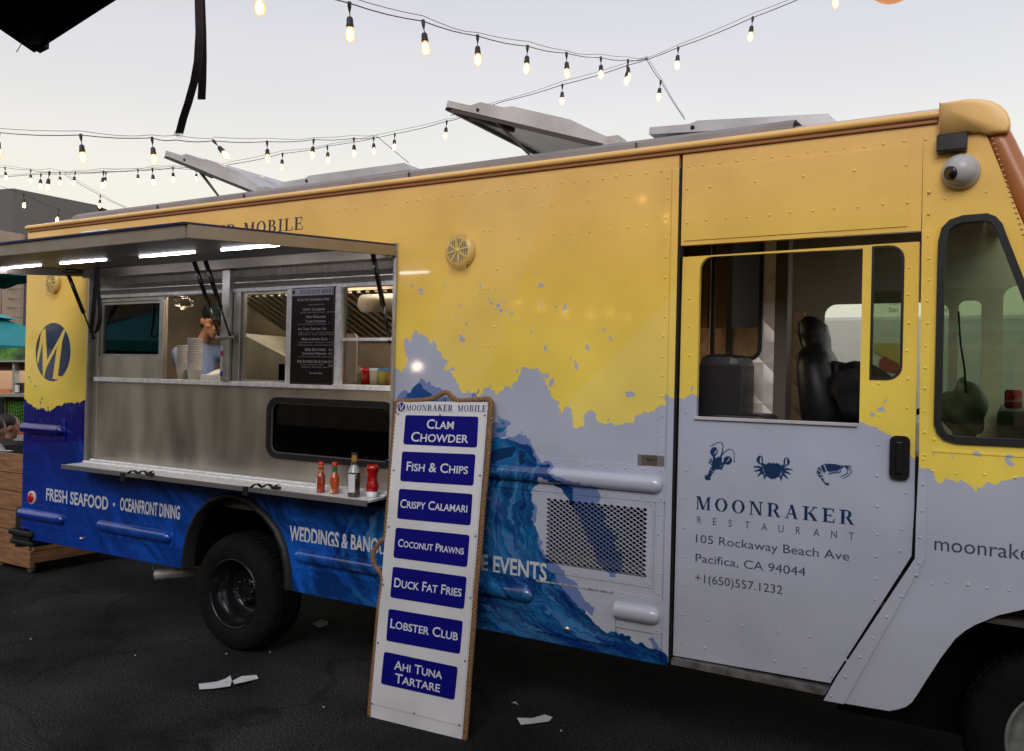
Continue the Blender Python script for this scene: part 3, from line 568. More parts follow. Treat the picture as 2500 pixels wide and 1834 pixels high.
for x in (-5.0, -4.16, -2.86, -1.52): part(MB().box(x, .112, 2.79, x+.005, .125, 2.836), 'trim_joint', LIDD)
part(MB().box(-6.3, .2, 2.80, -.2, 2.05, 2.84), 'roof', ROOFW)
# front corner cap of the roof and rounded windscreen pillar
def cap_solid():
    ol = [(-.228, 2.672), (-.092, 2.672), (-.060, 2.655), (-.002, 2.655), (.006, 2.68), (.003, 2.705), (-.008, 2.732), (-.028, 2.757), (-.055, 2.776), (-.09, 2.789), (-.135, 2.796), (-.228, 2.793)]
    bm = bmesh.new(); f_ = [bm.verts.new((x, -.028, z)) for x, z in ol]; k_ = [bm.verts.new((x, .5, z)) for x, z in ol]; n_ = len(ol)
    bm.faces.new(f_); bm.faces.new(k_[::-1]); es_ = []
    for i_ in range(n_): bm.faces.new((f_[i_], f_[(i_+1) % n_], k_[(i_+1) % n_], k_[i_]))
    bm.edges.ensure_lookup_table()
    for i_ in range(2, n_-1):
        e = bm.edges.get((f_[i_], f_[(i_+1) % n_])); es_.append(e)
    bmesh.ops.bevel(bm, geom=es_, offset=.024, segments=5, profile=.5, affect='EDGES', clamp_overlap=True)
    bm.verts.index_update(); g_ = MB().add([v.co.copy() for v in bm.verts], [[v.index for v in q.verts] for q in bm.faces], True); bm.free(); return g_
part(cap_solid(), 'front_roof_cap', mat('front_cap_yellow', (.87, .54, .19), .3, noise=.08, nscale=3))
part(MB().box(-.2295, -.0295, 2.672, -.2265, .0, 2.794), 'cap_seam', SHADEP)
b = MB(); b.tube([(-.055, .045, 2.70), (-.022, .045, 2.62), (.085, .05, 2.36), (.42, .06, 1.42)], [.045, .048, .048, .048], 14); part(b, 'windscreen_pillar', SHADEP)
b = MB()
for i in range(52):
    t_ = i/51.; b.ball((-.058+(.035+.058)*t_*3.2, -.003, 2.66-(.32*3.2)*t_), .0042, n=6, m_=4)
part(b, 'bead_trim', mat('bead_metal', (.7, .5, .4), .2, .9), kind='stuff')
part(MB().box(-.10, .5, 2.62, -.03, 2.05, 2.76), 'windscreen_header', SHADEP); part(MB().box(.36, .06, 1.38, .96, 2.05, 1.42), 'bonnet', SHADEP)
# belt rails: half-round rubbing strakes on riveted flanges
rv = []
def rivrow(a, b_, step=None, n=None, y=0.):
    a, b_ = Vector(a), Vector(b_); n = n or max(1, int((b_-a).length/step)); return [(a.lerp(b_, i/n).x, y, a.lerp(b_, i/n).y) for i in range(n+1)]
def strake(x0, x1, zc, h=.075, d=.036, fl=.055, round1=True, round0=False, flange=True):
    g = MB()
    if flange:
        g.plate(rrect(x0-(.0 if not round0 else .02), zc-h/2-fl*.75, x1+.02, zc+h/2+fl*.75, [0, .03, .03, 0], 3), [], -.006, .006)
        for zz_ in (zc-h/2-fl*.42, zc+h/2+fl*.42): rv.extend(rivrow((x0+.03, zz_), (x1-.01, zz_), .085, y=-.006))
    part(g, 'strake_flange', WRAP) if flange else None
    xs = [x0+(x1-x0)*i/10 for i in range(11)]; sc_ = [1.]*11
    if round1: xs = [x for x in xs if x < x1-h/2]+[x1-h/2*(1-math.sin(R(a))) for a in (0, 25, 45, 62, 76, 90)]; sc_ = [1.]*(len(xs)-6)+[max(.02, math.cos(R(a))) for a in (0, 25, 45, 62, 76, 90)]
    if round0: xs = [x0+h/2*(1-math.sin(R(a))) for a in (90, 76, 62, 45, 25, 0)]+[x for x in xs if x > x0+h/2]; sc_ = [max(.02, math.cos(R(a))) for a in (90, 76, 62, 45, 25, 0)]+sc_[-(len(xs)-6):]
    q = 9; vs = []
    for x, s0 in zip(xs, sc_):
        for j in range(q):
            a = math.pi*j/(q-1); vs.append((x, -.006-d*(s0**.6)*math.sin(a)**.8, zc+h/2*s0*math.cos(a)))
    g = MB().add(vs, [(i*q+j, i*q+j+1, (i+1)*q+j+1, (i+1)*q+j) for i in range(len(xs)-1) for j in range(q-1)], True)
    if not round1: g.add(vs[-q:], [tuple(range(q))])
    if not round0: g.add(vs[:q], [tuple(range(q))])
    part(g, 'rubbing_strake', WRAPG)
strake(-2.826, -1.30, 1.250, .078, .038)
strake(-6.30, -5.80, 1.262, .075)
strake(-6.30, -5.76, .628, .075)
strake(-5.34, -4.60, .636, .075)
strake(-3.505, -1.94, .665, .078, round0=True)
strake(-1.512, -1.30, .665, .078)
# hinged hatch, vent grille, small rear flap
part(MB().plate(rrect(-1.932, .497, -1.512, .732, .012), [], -.012, .012), 'locker_hatch', WRAP)
lk = part(MB().lathe([(0, -.02), (.012, -.02), (.014, -.012), (.014, -.005)], (-1.755, 0, .535), 'y', 12), 'hatch_lock', STEEL)
part(MB().plate([(-1.93, .734), (-1.53, .734), (-1.53, .741), (-1.93, .741)], [], -.009, .008), 'hatch_hinge', mat('worn_hinge', (.35, .35, .36), .5, noise=.7, nscale=70))
part(MB().plate(rrect(-5.76, .478, -5.345, .70, .004), [], -.004, .004), 'locker_hatch', WRAP)
part(MB().lathe([(0, -.02), (.010, -.02), (.012, -.012), (.012, -.003)], (-5.55, 0, .52), 'y', 12), 'hatch_lock', STEEL)
part(MB().plate([(-1.925, .785), (-1.338, .785), (-1.338, 1.172), (-1.925, 1.172)], [vent_hole], -.003, .003), 'vent_flange', WRAP)
gx0, gx1, gz0, gz1 = -1.872, -1.384, .842, 1.132
nc, nr = 15, 14; dx, dz = (gx1-gx0)/nc, (gz1-gz0)/nr; g = MB()
for j in range(-1, 2*nr+1):
    for i in range(-1, nc+1):
        cx = gx0+(i+.5+(.5 if j % 2 else 0))*dx; cz = gz0+(j*.5+.5)*dz
        solid = cx < gx0 or cx > gx1 or cz < gz0 or cz > gz1-.0
        O = [(cx-dx/2, cz), (cx, cz-dz/2), (cx+dx/2, cz), (cx, cz+dz/2)]
        if solid: g.add([(a, -.005, c) for a, c in O], [(0, 1, 2, 3)]); continue
        k_ = .85; I = [(cx+(a-cx)*k_, cz+(c-cz)*k_) for a, c in O]
        g.add([(a, -.005, c) for a, c in O+I]+[(a, .002, c) for a, c in I], [(q, (q+1) % 4, 4+(q+1) % 4, 4+q) for q in range(4)]+[(4+q, 4+(q+1) % 4, 8+(q+1) % 4, 8+q) for q in range(4)])
part(g, 'vent_grille', WRAP)
part(MB().box(-1.95, .10, .76, -1.33, .13, 1.2), 'vent_box', UNDER)
# maker's plate
pl = part(MB().plate(PW([(1567, 1111), (1622, 1112), (1622, 1140), (1567, 1138)]), [], -.002, .002), 'makers_plate', mat('plate_metal', (.17, .135, .12), .4, .6))
a_, c_ = W(1578, 1125), W(1614, 1126)
letter_mesh('plate_lettering', None, (a_.x, -.0022, a_.z), (c_.x, -.0022, a_.z), .013, ZU, NOY, UNDER, pl, polys=serif_polys('MSM', .05))
# round ventilators
def ventilator(c, r):
    v_ = part(MB().lathe([(r, -.001), (r, -.012), (r*.93, -.024), (r*.80, -.032), (r*.70, -.034), (0.001, -.034)], (c[0], 0, c[1]), 'y', 32), 'round_ventilator', mat('ventilator_paint_%d' % int(-c[0]), (.66, .45, .13), .35))
    MB().lathe([(r*.68, -.0345), (.0005, -.0345)], (c[0], 0, c[1]), 'y', 28).build('grille_gap', mat('slot_blue_grey_%d' % int(-c[0]), (.13, .15, .15), .5), truck)
    yb_ = v_.data.materials[0]
    for s_ in range(8):
        a = s_*math.pi/4+.2; MB().obox((c[0]+math.cos(a)*r*.40, -.0365, c[1]+math.sin(a)*r*.40), (math.cos(a)*r*.30, 0, math.sin(a)*r*.30), (0, .002, 0), (-math.sin(a)*r*.05, 0, math.cos(a)*r*.05)).build('grille_spoke', yb_, v_)
    for q in range(9):
        u = (-.56+q*.14)*r; ext = math.sqrt(max(.01, (.62*r)**2-u*u)); MB().box(c[0]+u-r*.022, -.0362, c[1]-ext, c[0]+u+r*.022, -.0346, c[1]+ext).build('grille_bar', yb_, v_)
    MB().lathe([(r*.16, -.0345), (r*.14, -.040), (.0005, -.040)], (c[0], 0, c[1]), 'y', 16).build('grille_hub', yb_, v_)
ventilator(W2(1122, 613, -.015), .090)
ventilator(W2(129, 690, -.015), .080)
# marker lamp, camera dome, black box
ml = part(MB().lathe([(.05, 0), (.05, -.008), (.044, -.012), (0.001, -.012)], W(79, 1215).to_tuple(), 'y', 24), 'marker_lamp', mat('lamp_bezel', (.55, .5, .45), .4))
part(MB().lathe([(.038, -.012), (.034, -.02), (.018, -.025), (0.001, -.026)], W(79, 1215).to_tuple(), 'y', 24), 'red_lens', RED, ml)
dc = W(2346, 418, -.02); GREYC = mat('camera_housing', (.42, .41, .40), .3)
cd = part(MB().lathe([(.066, .02), (.066, 0), (.062, -.012), (.056, -.018)], dc, 'y', 32).ball((dc.x, dc.y-.018, dc.z), .056, .046, .056, 28, 16), 'dome_camera', GREYC)
d_ = Vector((-.62, -.62, -.2)).normalized(); q0 = Vector((dc.x-.016, dc.y-.032, dc.z-.010))
part(MB().tube([q0+d_*.010, q0+d_*.030], [.026, .026], 20), 'camera_lens', BLKG, cd)
bc = W(2324, 349, -.03); part(MB().box(bc.x-.052, -.045, bc.z-.033, bc.x+.052, 0, bc.z+.033, .006), 'black_junction_box', BLKG)

# rivets ------------------------------------------------------------
def R2(a, b_, n): A, B_ = W2(*a), W2(*b_); return rivrow(A, B_, n=n)
rv += R2((776, 519), (1650, 414), 30)
rv += R2((1680, 408), (2258, 340), 13)
rv += R2((1228, 583), (1627, 548), 9)+R2((1320, 505), (1347, 500), 1)+R2((1437, 490), (1530, 480), 1)
rv += R2((1184, 563), (1198, 563), 1)
for x, y in [(1211, 656), (1180, 704), (1194, 704), (1210, 704), (1209, 751), (1207, 799), (1177, 845), (1190, 845), (1206, 845), (1205, 893), (1204, 940)]: rv.append(tuple(W(x, y)))
rv += [(-1.313, -.004, z) for z in np.linspace(.5, 2.62, 25)]
rv += [(x, -.004, z) for x, y, z in R2((1677, 543), (2215, 494), 10)]
for x, y in [(1681, 462), (1733, 455), (1843, 445), (1960, 431), (2085, 417), (2215, 403)]: p = W(x, y); rv.append((p.x, -.004, p.z))
rv += [(x, -.006, z) for x, y, z in R2((2271, 470), (2256, 1110), 12)+R2((2255, 1120), (2247, 1375), 4)+R2((2238, 1404), (2030, 1700), 6)]
rv += R2((2278, 1073), (2480, 1085), 3)+[tuple(W(*p)) for p in [(2278, 1151), (2333, 1155), (2405, 1160), (2480, 1165)]]
rv += R2((2276, 1424), (2310, 1422), 1)+R2((2360, 1429), (2464, 1442), 2)
for x, y in [(2305, 484), (2405, 470), (2334, 462)]: rv.append(tuple(W(x, y)))
rv += R2((69, 665), (61, 965), 9)+R2((60, 990), (56, 1290), 8)+R2((80, 900), (70, 1280), 3)
rv += R2((93, 755), (178, 750), 1)+[(x, 0, .50) for x in np.arange(-6.1, -4.6, .17)]+[(x, 0, .50) for x in np.arange(-3.4, -2.0, .17)]
rv += [(x, 0, .98+.02*math.sin(x*9)) for x in np.arange(-3.4, -2.7, .14)]
rv += [(-1.908, -.003, z) for z in (.80, .98, 1.158)]+[(-1.352, -.003, z) for z in (.80, .98, 1.158)]+[(x, -.003, z) for x in (-1.72, -1.54) for z in (.80, 1.158)]
drv = []
for z in np.arange(.56, 2.2, .127): drv.append((-1.205, z))
for z in np.arange(1.3, 2.25, .11): drv.append((-.325, z)); 
for z in np.arange(1.24, 1.78, .12): drv.append((-.425, z))
for z in np.arange(.9, 1.24, .085): drv.append((-.335, z)); drv.append((-.42, z-.03))
for i in range(5): drv.append((-.36-.055*i, .84-.075*i))
for x in (-1.10, -.95, -.80, -.68): drv += [(x, .555), (x+.01, .68)]
def rivets(pts, name, m, par, y0=0., r=.0062):
    g = MB()
    r00 = r; q = random.Random(3)
    for x, y, z in pts:
        vs = []; r = r00*q.uniform(.8, 1.12); x += q.uniform(-.004, .004); z += q.uniform(-.003, .003)
        for rr, h in ((r, 0), (r*.75, r*.42)):
            for k in range(7): a = 2*math.pi*k/7; vs.append((x+rr*math.cos(a), y+y0-h, z+rr*math.sin(a)))
        vs.append((x, y+y0-r*.55, z)); g.add(vs, [(k, (k+1) % 7, 7+(k+1) % 7, 7+k) for k in range(7)]+[(7+k, 7+(k+1) % 7, 14) for k in range(7)], True)
    part(g, name, m, par, kind='stuff')
rivets(rv, 'rivets', WRAP, truck)

# lettering on the side ------------------------------------------------
def side_text(body, x0, x1, z, cap, m, y=0., **kw):
    return letter_mesh('lettering', body, (x0, y, z), (x1, y, z), cap, ZU, NOY, m, truck, **kw)
side_text('FRESH SEAFOOD', -6.005, -5.275, .748, .086, GREYT, bold=.025)
side_text('OCEANFRONT DINING', -5.145, -4.535, .760, .084, GREYT, bold=.025)
part(MB().lathe([(.012, -.0008), (.001, -.0008)], (-5.21, 0, .79), 'y', 16), 'lettering_dot', GREYT)
side_text('WEDDINGS & BANQUETS', -3.570, -2.745, .738, .087, GREYT, bold=.025)
side_text('& PRIVATE EVENTS', -2.62, -1.874, .742, .083, GREYT, bold=.025, off=.0044)

# ------------------------------------------------------------------ cab door
DY = .018
def Wd(px, py): return W2(px, py, DY)
dpoly = [Wd(1643, 1600), Wd(2027, 1668), Wd(2225, 1358), Wd(2232, 1242), Wd(2234, 1100), Wd(2245, 590), Wd(1667, 628)]
part(MB().plate([W2(*p, .05) for p in [(2000, 1690), (2215, 1370), (2222, 1242), (2225, 1120), (2262, 1120), (2262, 1400), (2060, 1720)]], [], .05, .01), 'door_seal', BLK)
dwin = rrect(-1.163, 1.562, -.495, 2.262, [0, 0, 0, .055]); dsm = rrect(-.455, 1.742, -.348, 2.262, [.0, .05, .05, .0])
door = part(MB().plate(dpoly, [dwin, dsm], DY, .025), 'sliding_door', WRAP, label='grey and yellow sliding cab door with large open window')
MB().box(-1.17, DY-.012, 1.548, -.50, DY, 1.562, .002).build('window_sill', ALUP, door)
MB().plate(inset(dsm, -.006), [inset(dsm, .004)], DY-.002, .008).build('window_seal', BLK, door)
MB().plate(dsm, [], DY+.012, .003).build('window_glass', GLASST, door)
hc = W(2196, 1118, DY-.02); g = MB().plate(rrect(hc.x-.036, hc.z-.085, hc.x+.036, hc.z+.085, .022), [], DY-.018, .018)
h_ = g.build('door_handle', BLKG, door); MB().box(hc.x-.012, DY-.032, hc.z-.06, hc.x+.01, DY-.018, hc.z+.062, .004).build('handle_grip', BLKG, h_) if False else MB().box(hc.x-.012, DY-.032, hc.z-.06, hc.x+.01, DY-.018, hc.z+.062, .004).build('door_handle', BLKG, door)
rivets([(x, DY, z) for x, z in drv], 'rivets', WRAP, door)
for body_, p0, p1, z, cap, kw in [('RESTAURANT', 0, 0, 0, 0, {})]: pass
def door_text(body_, x0, x1, z, cap, m, **kw): return letter_mesh('lettering', body_, (x0, DY, z), (x1, DY, z), cap, ZU, NOY, m, door, **kw)
RESTX = [-1.148, -1.078, -1.010, -.94, -.87, -.80, -.73, -.66, -.592, -.525]
vsA, fsA = [], []
for ch, x in zip('RESTAURANT', RESTX):
    v_, f_ = text_polys(ch); x0 = min(q[0] for q in v_); o = len(vsA); vsA += [Vector((x+(q[0]-x0)*.041*.85, q[1]*.031/.70)) for q in v_]; fsA += [tuple(i+o for i in f) for f in f_]
MB().add([(v_[0], DY-.0006, 1.094+v_[1]) for v_ in vsA], fsA).build('lettering', DARKT, door, flat=True)
door_text('105 Rockaway Beach Ave', -1.152, -.521, 1.010, .036, DARKT)
door_text('Pacifica, CA 94044', -1.152, -.688, .925, .036, DARKT)
door_text('+1(650)557.1232', -1.152, -.778, .838, .036, DARKT)
letter_mesh('lettering', 'moonraker', (W2(2281, 1343)[0], 0, W2(2281, 1343)[1]), (.128, 0, W2(2281, 1343)[1]), .055, ZU, NOY, DARKT, truck)
# sill step under the door
part(MB().box(-1.26, .01, .455, -.60, .06, .487), 'door_track', BLKG)
part(MB().plate([W2(1638, 1622, -.01), W2(2012, 1698, -.01), W2(2024, 1682, -.01), W2(1640, 1607, -.01)], [], -.012, .08), 'door_step', mat('dull_step_metal', (.28, .27, .25), .5, .7, noise=.5, nscale=20))
part(MB().plate([(-1.26, .05), (-.3, .05), (-.3, .06), (-1.26, .06)], [], .06, .01), 'door_seal', BLK)

# ------------------------------------------------------------------ serving opening
RY = .055
def steel(b_, name='steel_frame', m=STEEL, par=None, **kw): return part(b_, name, m, par, **kw)
steel(MB().box(OX0, -.004, OZ0, OX0+.012, .12, OZ1), 'opening_jamb', ALU); steel(MB().box(OX1-.012, -.014, OZ0, OX1+.008, .12, OZ1+.02), 'opening_jamb', ALU)
hole_dark = (-5.47, 1.805, -4.842, 2.172); hole_a = (-4.80, 1.655, -4.205, 2.205); hole_b = (-4.055, 1.655, -3.665, 2.205); hole_m = (-3.60, 1.66, -3.30, 2.19); hole_c = (-3.24, 1.655, -2.868, 2.205)
rc = lambda h: [(h[0], h[1]), (h[2], h[1]), (h[2], h[3]), (h[0], h[3])]
lw = rrect(-3.815, 1.212, -2.862, 1.555, .075, 7)
steel(MB().plate([(OX0+.012, OZ0), (OX1-.012, OZ0), (OX1-.012, 1.62), (OX0+.012, 1.62)], [lw], RY, .02), 'counter_panel')
steel(MB().plate([(OX0+.012, 1.62), (OX1-.012, 1.62), (OX1-.012, 2.225), (OX0+.012, 2.225)], [rc(hole_dark), rc(hole_a), rc(hole_b), rc(hole_c)], RY, .02), 'window_wall')
b = MB(); v, f = rail_profile(OX0+.012, OX1-.012, [(RY, 2.225), (RY-.012, 2.262), (RY-.0, 2.30), (RY-.03, 2.405), (.08, 2.42)]); b.add(v, f); steel(b, 'upper_panel', STEELV)
steel(MB().box(OX0+.012, RY-.022, 2.205, OX1-.012, RY, 2.228, .003), 'window_rail', STEELB)
steel(MB().box(OX0+.05, RY-.012, 2.177, -4.80, RY, 2.190, .002), 'window_rail', ALU)
for z in (2.262,): steel(MB().box(OX0+.012, RY-.026, z-.003, OX1-.012, RY-.006, z+.003), 'panel_seam', ALU)
steel(MB().box(OX0+.05, RY-.035, 1.625, OX1-.012, RY+.05, 1.655, .003), 'counter_sill', STEELB)
steel(MB().box(-5.505, RY-.02, 1.06, -5.49, RY, 2.20, .002), 'wall_post', ALU); steel(MB().box(-4.842, RY-.016, 1.655, -4.80, RY, 2.20, .002), 'wall_post', ALU)
steel(MB().box(-4.205, RY-.05, 1.655, -4.135, RY, 2.405, .004), 'wall_post', ALU); steel(MB().box(-4.13, RY-.02, 1.655, -4.07, RY, 2.225, .003), 'wall_post', ALU)
steel(MB().box(-3.668, RY-.03, 1.655, -3.622, RY, 2.205, .003), 'wall_post', STEELB); steel(MB().box(-3.288, RY-.03, 1.655, -3.245, RY, 2.205, .003), 'wall_post', STEELB)
steel(MB().box(-3.24, RY-.02, 1.90, OX1-.012, RY+.01, 1.918, .002), 'window_bar', STEELB)
steel(MB().plate(rc((-5.49, 1.66, -4.842, 1.80)), [], RY-.008, .008), 'lower_window_panel')
for h, mm, nm in ((hole_dark, GLASSD, 'dark_window_glass'), (hole_b, GLASSC, 'sliding_window_glass')):
    steel(MB().plate(rc(h), [inset(rc(h), .012)], RY-.006, .016), 'window_frame', ALU); part(MB().plate(rc(h), [], RY+.006, .003), nm, mm)
lws = part(MB().plate(inset(lw, -.012), [inset(lw, .022)], RY-.016, .03), 'lower_window_seal', BLK)
part(MB().plate(inset(lw, .021), [inset(lw, .027)], RY-.008, .01), 'lower_window_bead', mat('seal_bead', (.12, .12, .12), .3), )
part(MB().plate(lw, [], RY+.012, .003), 'lower_window_glass', GLASSD)
part(MB().box(-3.31, RY+.02, 1.21, -3.29, RY+.035, 1.555), 'window_divider', mat('dim_divider', (.1, .09, .07), .5))
# sticker strip on the post
b0 = W(557, 845, RY-.052)
for i, cc in enumerate([(.6, .6, .6), (.6, .02, .03), (.65, .65, .65), (.6, .6, .62), (.55, .55, .58), (.02, .06, .5)]):
    z1 = b0.z-i*.032; part(MB().box(-4.20, RY-.0525, z1-.028, -4.178, RY-.050, z1), 'sticker', mat('sticker_%d' % i, cc, .5))
# menu board
mbd = thing('menu_board', (-3.45, RY-.02, 1.66), 'narrow black chalk menu board with white header bolted in the serving window', 'menu board')
MB().box(-3.622, RY-.036, 1.648, -3.288, RY-.022, 2.212, .002).build('board_frame', mat('dark_wood_frame', (.035, .014, .010), .4), mbd)
MB().box(-3.612, RY-.038, 1.66, -3.298, RY-.036, 2.16).build('board_face', CHALKB, mbd)
MB().box(-3.615, RY-.040, 2.165, -3.295, RY-.036, 2.205).build('header_strip', mat('header_white', (.50, .52, .60), .4), mbd)
Q = lambda x, y: W(700+x/6.354, 690+y/6.354, RY-.039)
def board_text(body_, x0, y0, x1, y1, hpx, m, bold=0, sc_=None):
    a_, c_ = Q(x0, y0), Q(x1, y1); cap = hpx/6.354/((a_.x+60)*0+_pxm(a_)); z = (a_.z+c_.z)/2
    letter_mesh('chalk_lettering', body_, (a_.x, RY-.0385, z), (c_.x, RY-.0385, z), cap, ZU, NOY, m, mbd, bold=bold, smallcaps=sc_)
def _pxm(p):
    v_ = Vector(p)-CAM; return F/(v_.x*XA.z+v_.y*YA.z+v_.z*UP.z)
a_, c_ = Q(205, 180), Q(740, 165)
letter_mesh('header_lettering', None, (a_.x, RY-.0405, 2.172), (c_.x, RY-.0405, 2.172), .026, ZU, NOY, NAVY, mbd, polys=serif_polys('MOONRAKER MOBILE', .1))
MB().lathe([(.014, -.0008), (.001, -.0008)], (-3.602, RY-.04, 2.185), 'y', 16).build('header_emblem', NAVY, mbd)
for args in [('Duck Fat Kennebeck Fries', 165, 285, 665, 275, 38, 0, .8), ('Crispy Calamari', 250, 435, 590, 430, 38, 0, .8), ('New England', 300, 550, 605, 545, 38, 0, .8), ('Clam Chowder', 295, 620, 605, 615, 36, 0, .8), ('Ahi Tuna Tartare  2pc', 170, 740, 620, 735, 40, 0, .8), ('Main Lobster Club', 235, 895, 630, 895, 40, 0, .8), ('Beer Battered', 285, 1060, 608, 1060, 42, 0, .8), ('2pc', 650, 1060, 705, 1060, 36, 0, .8), ('Coconut Prawns', 240, 1122, 615, 1120, 40, 0, .8), ('3pc', 650, 1120, 705, 1120, 34, 0, .8), ('Beer Battered Fish & Chips 2pc', 165, 1245, 705, 1245, 42, 0, .8), ('3pc', 652, 1308, 712, 1308, 34, 0, .8), ('Gluten Free', 350, 1418, 548, 1420, 24, 0, .9)]:
    board_text(args[0], *args[1:6], CHALKW, .012, args[7])
for body_, x0, y0, x1 in [('lemon - remoulade sauce', 340, 350, 575), ('lemon - remoulade sauce - cocktail', 215, 470, 755), ('cod - smoked bacon - sourdough', 165, 655, 610), ('crispy wonton - toasted pine nuts', 180, 785, 735), ('asian chili - apple - black walnut', 175, 815, 775), ('lobster meat - bacon - tomato', 175, 938, 770), ('remoulade sauce - hand cut duck fat fries', 170, 980, 745), ('hand cut duck fat fries - cajun sauce', 190, 1160, 720), ('hand cut duck fat fries', 220, 1282, 565), ('caper aioli - remoulade - lemon', 225, 1322, 645)]:
    board_text(body_.upper(), x0, y0, x1, y0, 17, CHALKW)
for x0, y0, t_ in [(640, 640, '4 8'), (660, 895, '11'), (722, 1060, '12'), (722, 1120, '14'), (725, 1245, '12'), (725, 1305, '15')]: board_text(t_, x0, y0, x0+34, y0, 36, CHALKG)
# ------------------------------------------------------------------ serving shelf
def shelf():
    zt = 1.058; g = MB(); x0, x1 = -5.545, -2.84
    g.add([(x, y, z) for z in (zt-.012, zt) for x, y in [(x0, .05), (x0+.06, -.185), (x1+.01, -.205), (x1-.03, .05)]], [(0, 1, 2, 3), (4, 5, 6, 7), (0, 1, 5, 4), (1, 2, 6, 5), (2, 3, 7, 6), (3, 0, 4, 7)])
    s_ = g.build('serving_shelf', STEELB, truck)
    MB().box(x0+.055, -.21, zt-.028, x1+.012, -.196, zt+.002, .002).build('shelf_edge', mat('shelf_edge_metal', (.30, .30, .30), .4, .8), s_)
    MB().box(x0+.01, -.03, zt, x1-.01, .052, zt+.012, .004).box(x0+.01, .02, zt+.012, x1-.01, .052, zt+.022, .003).build('shelf_hinge_rail', STEELB, s_)
    return s_
sh = shelf()
b = MB().box(OX0+.02, -.02, 1.0, OX1-.02, .03, 1.045); part(b, 'shelf_bracket', UNDER)
for px, py in ((345, 1153), (648, 1186)):
    p = G(px, py, 1.075); q = MB(); L = [Vector((p.x-.06+i*.010, p.y-.05+.005*i, 1.064+abs(math.sin(i*.55))*.022)) for i in range(15)]
    for i in range(14): q.obox((L[i]+L[i+1])/2, (L[i+1]-L[i])*.55, (0, .012, 0), (0, 0, .0015))
    q.box(p.x+.05, p.y-.01, 1.062, p.x+.10, p.y+.025, 1.076, .004); q.box(p.x-.1, p.y-.075, 1.02, p.x-.06, p.y-.068, 1.07)
    q.build('shelf_strap', BLK, sh)

# ------------------------------------------------------------------ awning
n_aw = Vector((0, .115, -1.345)).normalized(); n_aw = n_aw if n_aw.z < 0 else -n_aw      # normal of the underside
def AWp(x, s_, off=0.): return Vector((x, -1.345*s_, 2.405-.115*s_))+n_aw*off
ax0, ax1 = -5.56, -2.845
g = MB(); u_ = Vector((0, -1.345, -.115)).normalized(); mid = AWp((ax0+ax1)/2, .5, .0)
g.obox(mid, ((ax1-ax0)/2, 0, 0), u_*.675, n_aw*.004)
aw = part(g, 'awning', mat('awning_steel', (.13, .125, .118), .5, .5, noise=.15, nscale=2, bump=.06, bscale=3), label='open stainless awning panel with lit strips underneath')
MB().obox(AWp((ax0+ax1)/2, .5, -.010), ((ax1-ax0)/2+.012, 0, 0), u_*.688, n_aw*.004).build('awning_skin', mat('awning_navy_vinyl', (.006, .012, .09), .3), aw)
FRM = mat('awning_frame_metal', (.34, .30, .25), .4, .6, noise=.1)
MB().obox(AWp((ax0+ax1)/2, .99, .022), ((ax1-ax0)/2, 0, 0), u_*.014, n_aw*.026).build('awning_frame', FRM, aw)
MB().obox(AWp(ax1, .5, .022), (.014, 0, 0), u_*.672, n_aw*.026).build('awning_frame', FRM, aw)
MB().obox(AWp(ax0, .5, .022), (.014, 0, 0), u_*.672, n_aw*.026).build('awning_frame', FRM, aw)
MB().obox(AWp((ax0+ax1)/2, .03, .03), ((ax1-ax0)/2, 0, 0), u_*.015, n_aw*.03).build('awning_frame', FRM, aw)
for xa, xb in ((-5.55, -5.19), (-4.99, -4.53), (-4.23, -3.76), (-3.56, -3.02)):
    g = MB(); cL = [AWp(xa, .415, .014), AWp(xa+.09, .405, .014)+u_*.014, AWp(xb-.09, .405, .014)+u_*.014, AWp(xb, .415, .014), AWp(xb-.09, .425, .014)-u_*.014, AWp(xa+.09, .425, .014)-u_*.014]; cL[1], cL[5] = AWp(xa+.14, .415, .014)-u_*.010, AWp(xa+.14, .415, .014)+u_*.010; cL[2], cL[4] = AWp(xb-.14, .415, .014)-u_*.010, AWp(xb-.14, .415, .014)+u_*.010; g.add(cL+[p-n_aw*.009 for p in cL], [tuple(range(6)), tuple(range(11, 5, -1))]+[(i, (i+1) % 6, 6+(i+1) % 6, 6+i) for i in range(6)]); g.build('light_strip', LEDM, aw)
hk = AWp(-4.0, 0, 0)
p1, p2 = PX(228, 568, -5.0), None
# paddle latch standing on the outer face
lp = W(222, 558, -1.1); lp = Vector((lp.x, lp.y, 2.31+.04)); MB().box(lp.x-.05, lp.y-.02, 2.315, lp.x+.0, lp.y+.02, 2.375, .004).obox((lp.x+.06, lp.y, 2.372), (.09, 0, .0), (0, .012, 0), (0, 0, .005)).build('awning_latch', STEELB, aw)
def strut(x, a_, c_):
    a_, c_ = Vector((x, a_[0], a_[1])), Vector((x, c_[0], c_[1])); m_ = a_.lerp(c_, .62)
    MB().tube([a_, m_], .0135, 10).tube([m_, c_], .006, 8).ball(tuple(c_), .013, n=8, m_=6).build('gas_strut', BLKG, aw)
strut(-5.545, (-.17, 2.37), (.035, 1.93)); strut(-4.225, (-.19, 2.37), (.01, 1.93)); strut(-4.125, (-.19, 2.37), (.01, 1.93)); strut(-2.90, (-.13, 2.385), (.045, 1.90))
part(MB().box(-4.24, -.01, 1.915, -4.09, .01, 1.932, .003), 'strut_bracket', FRM)
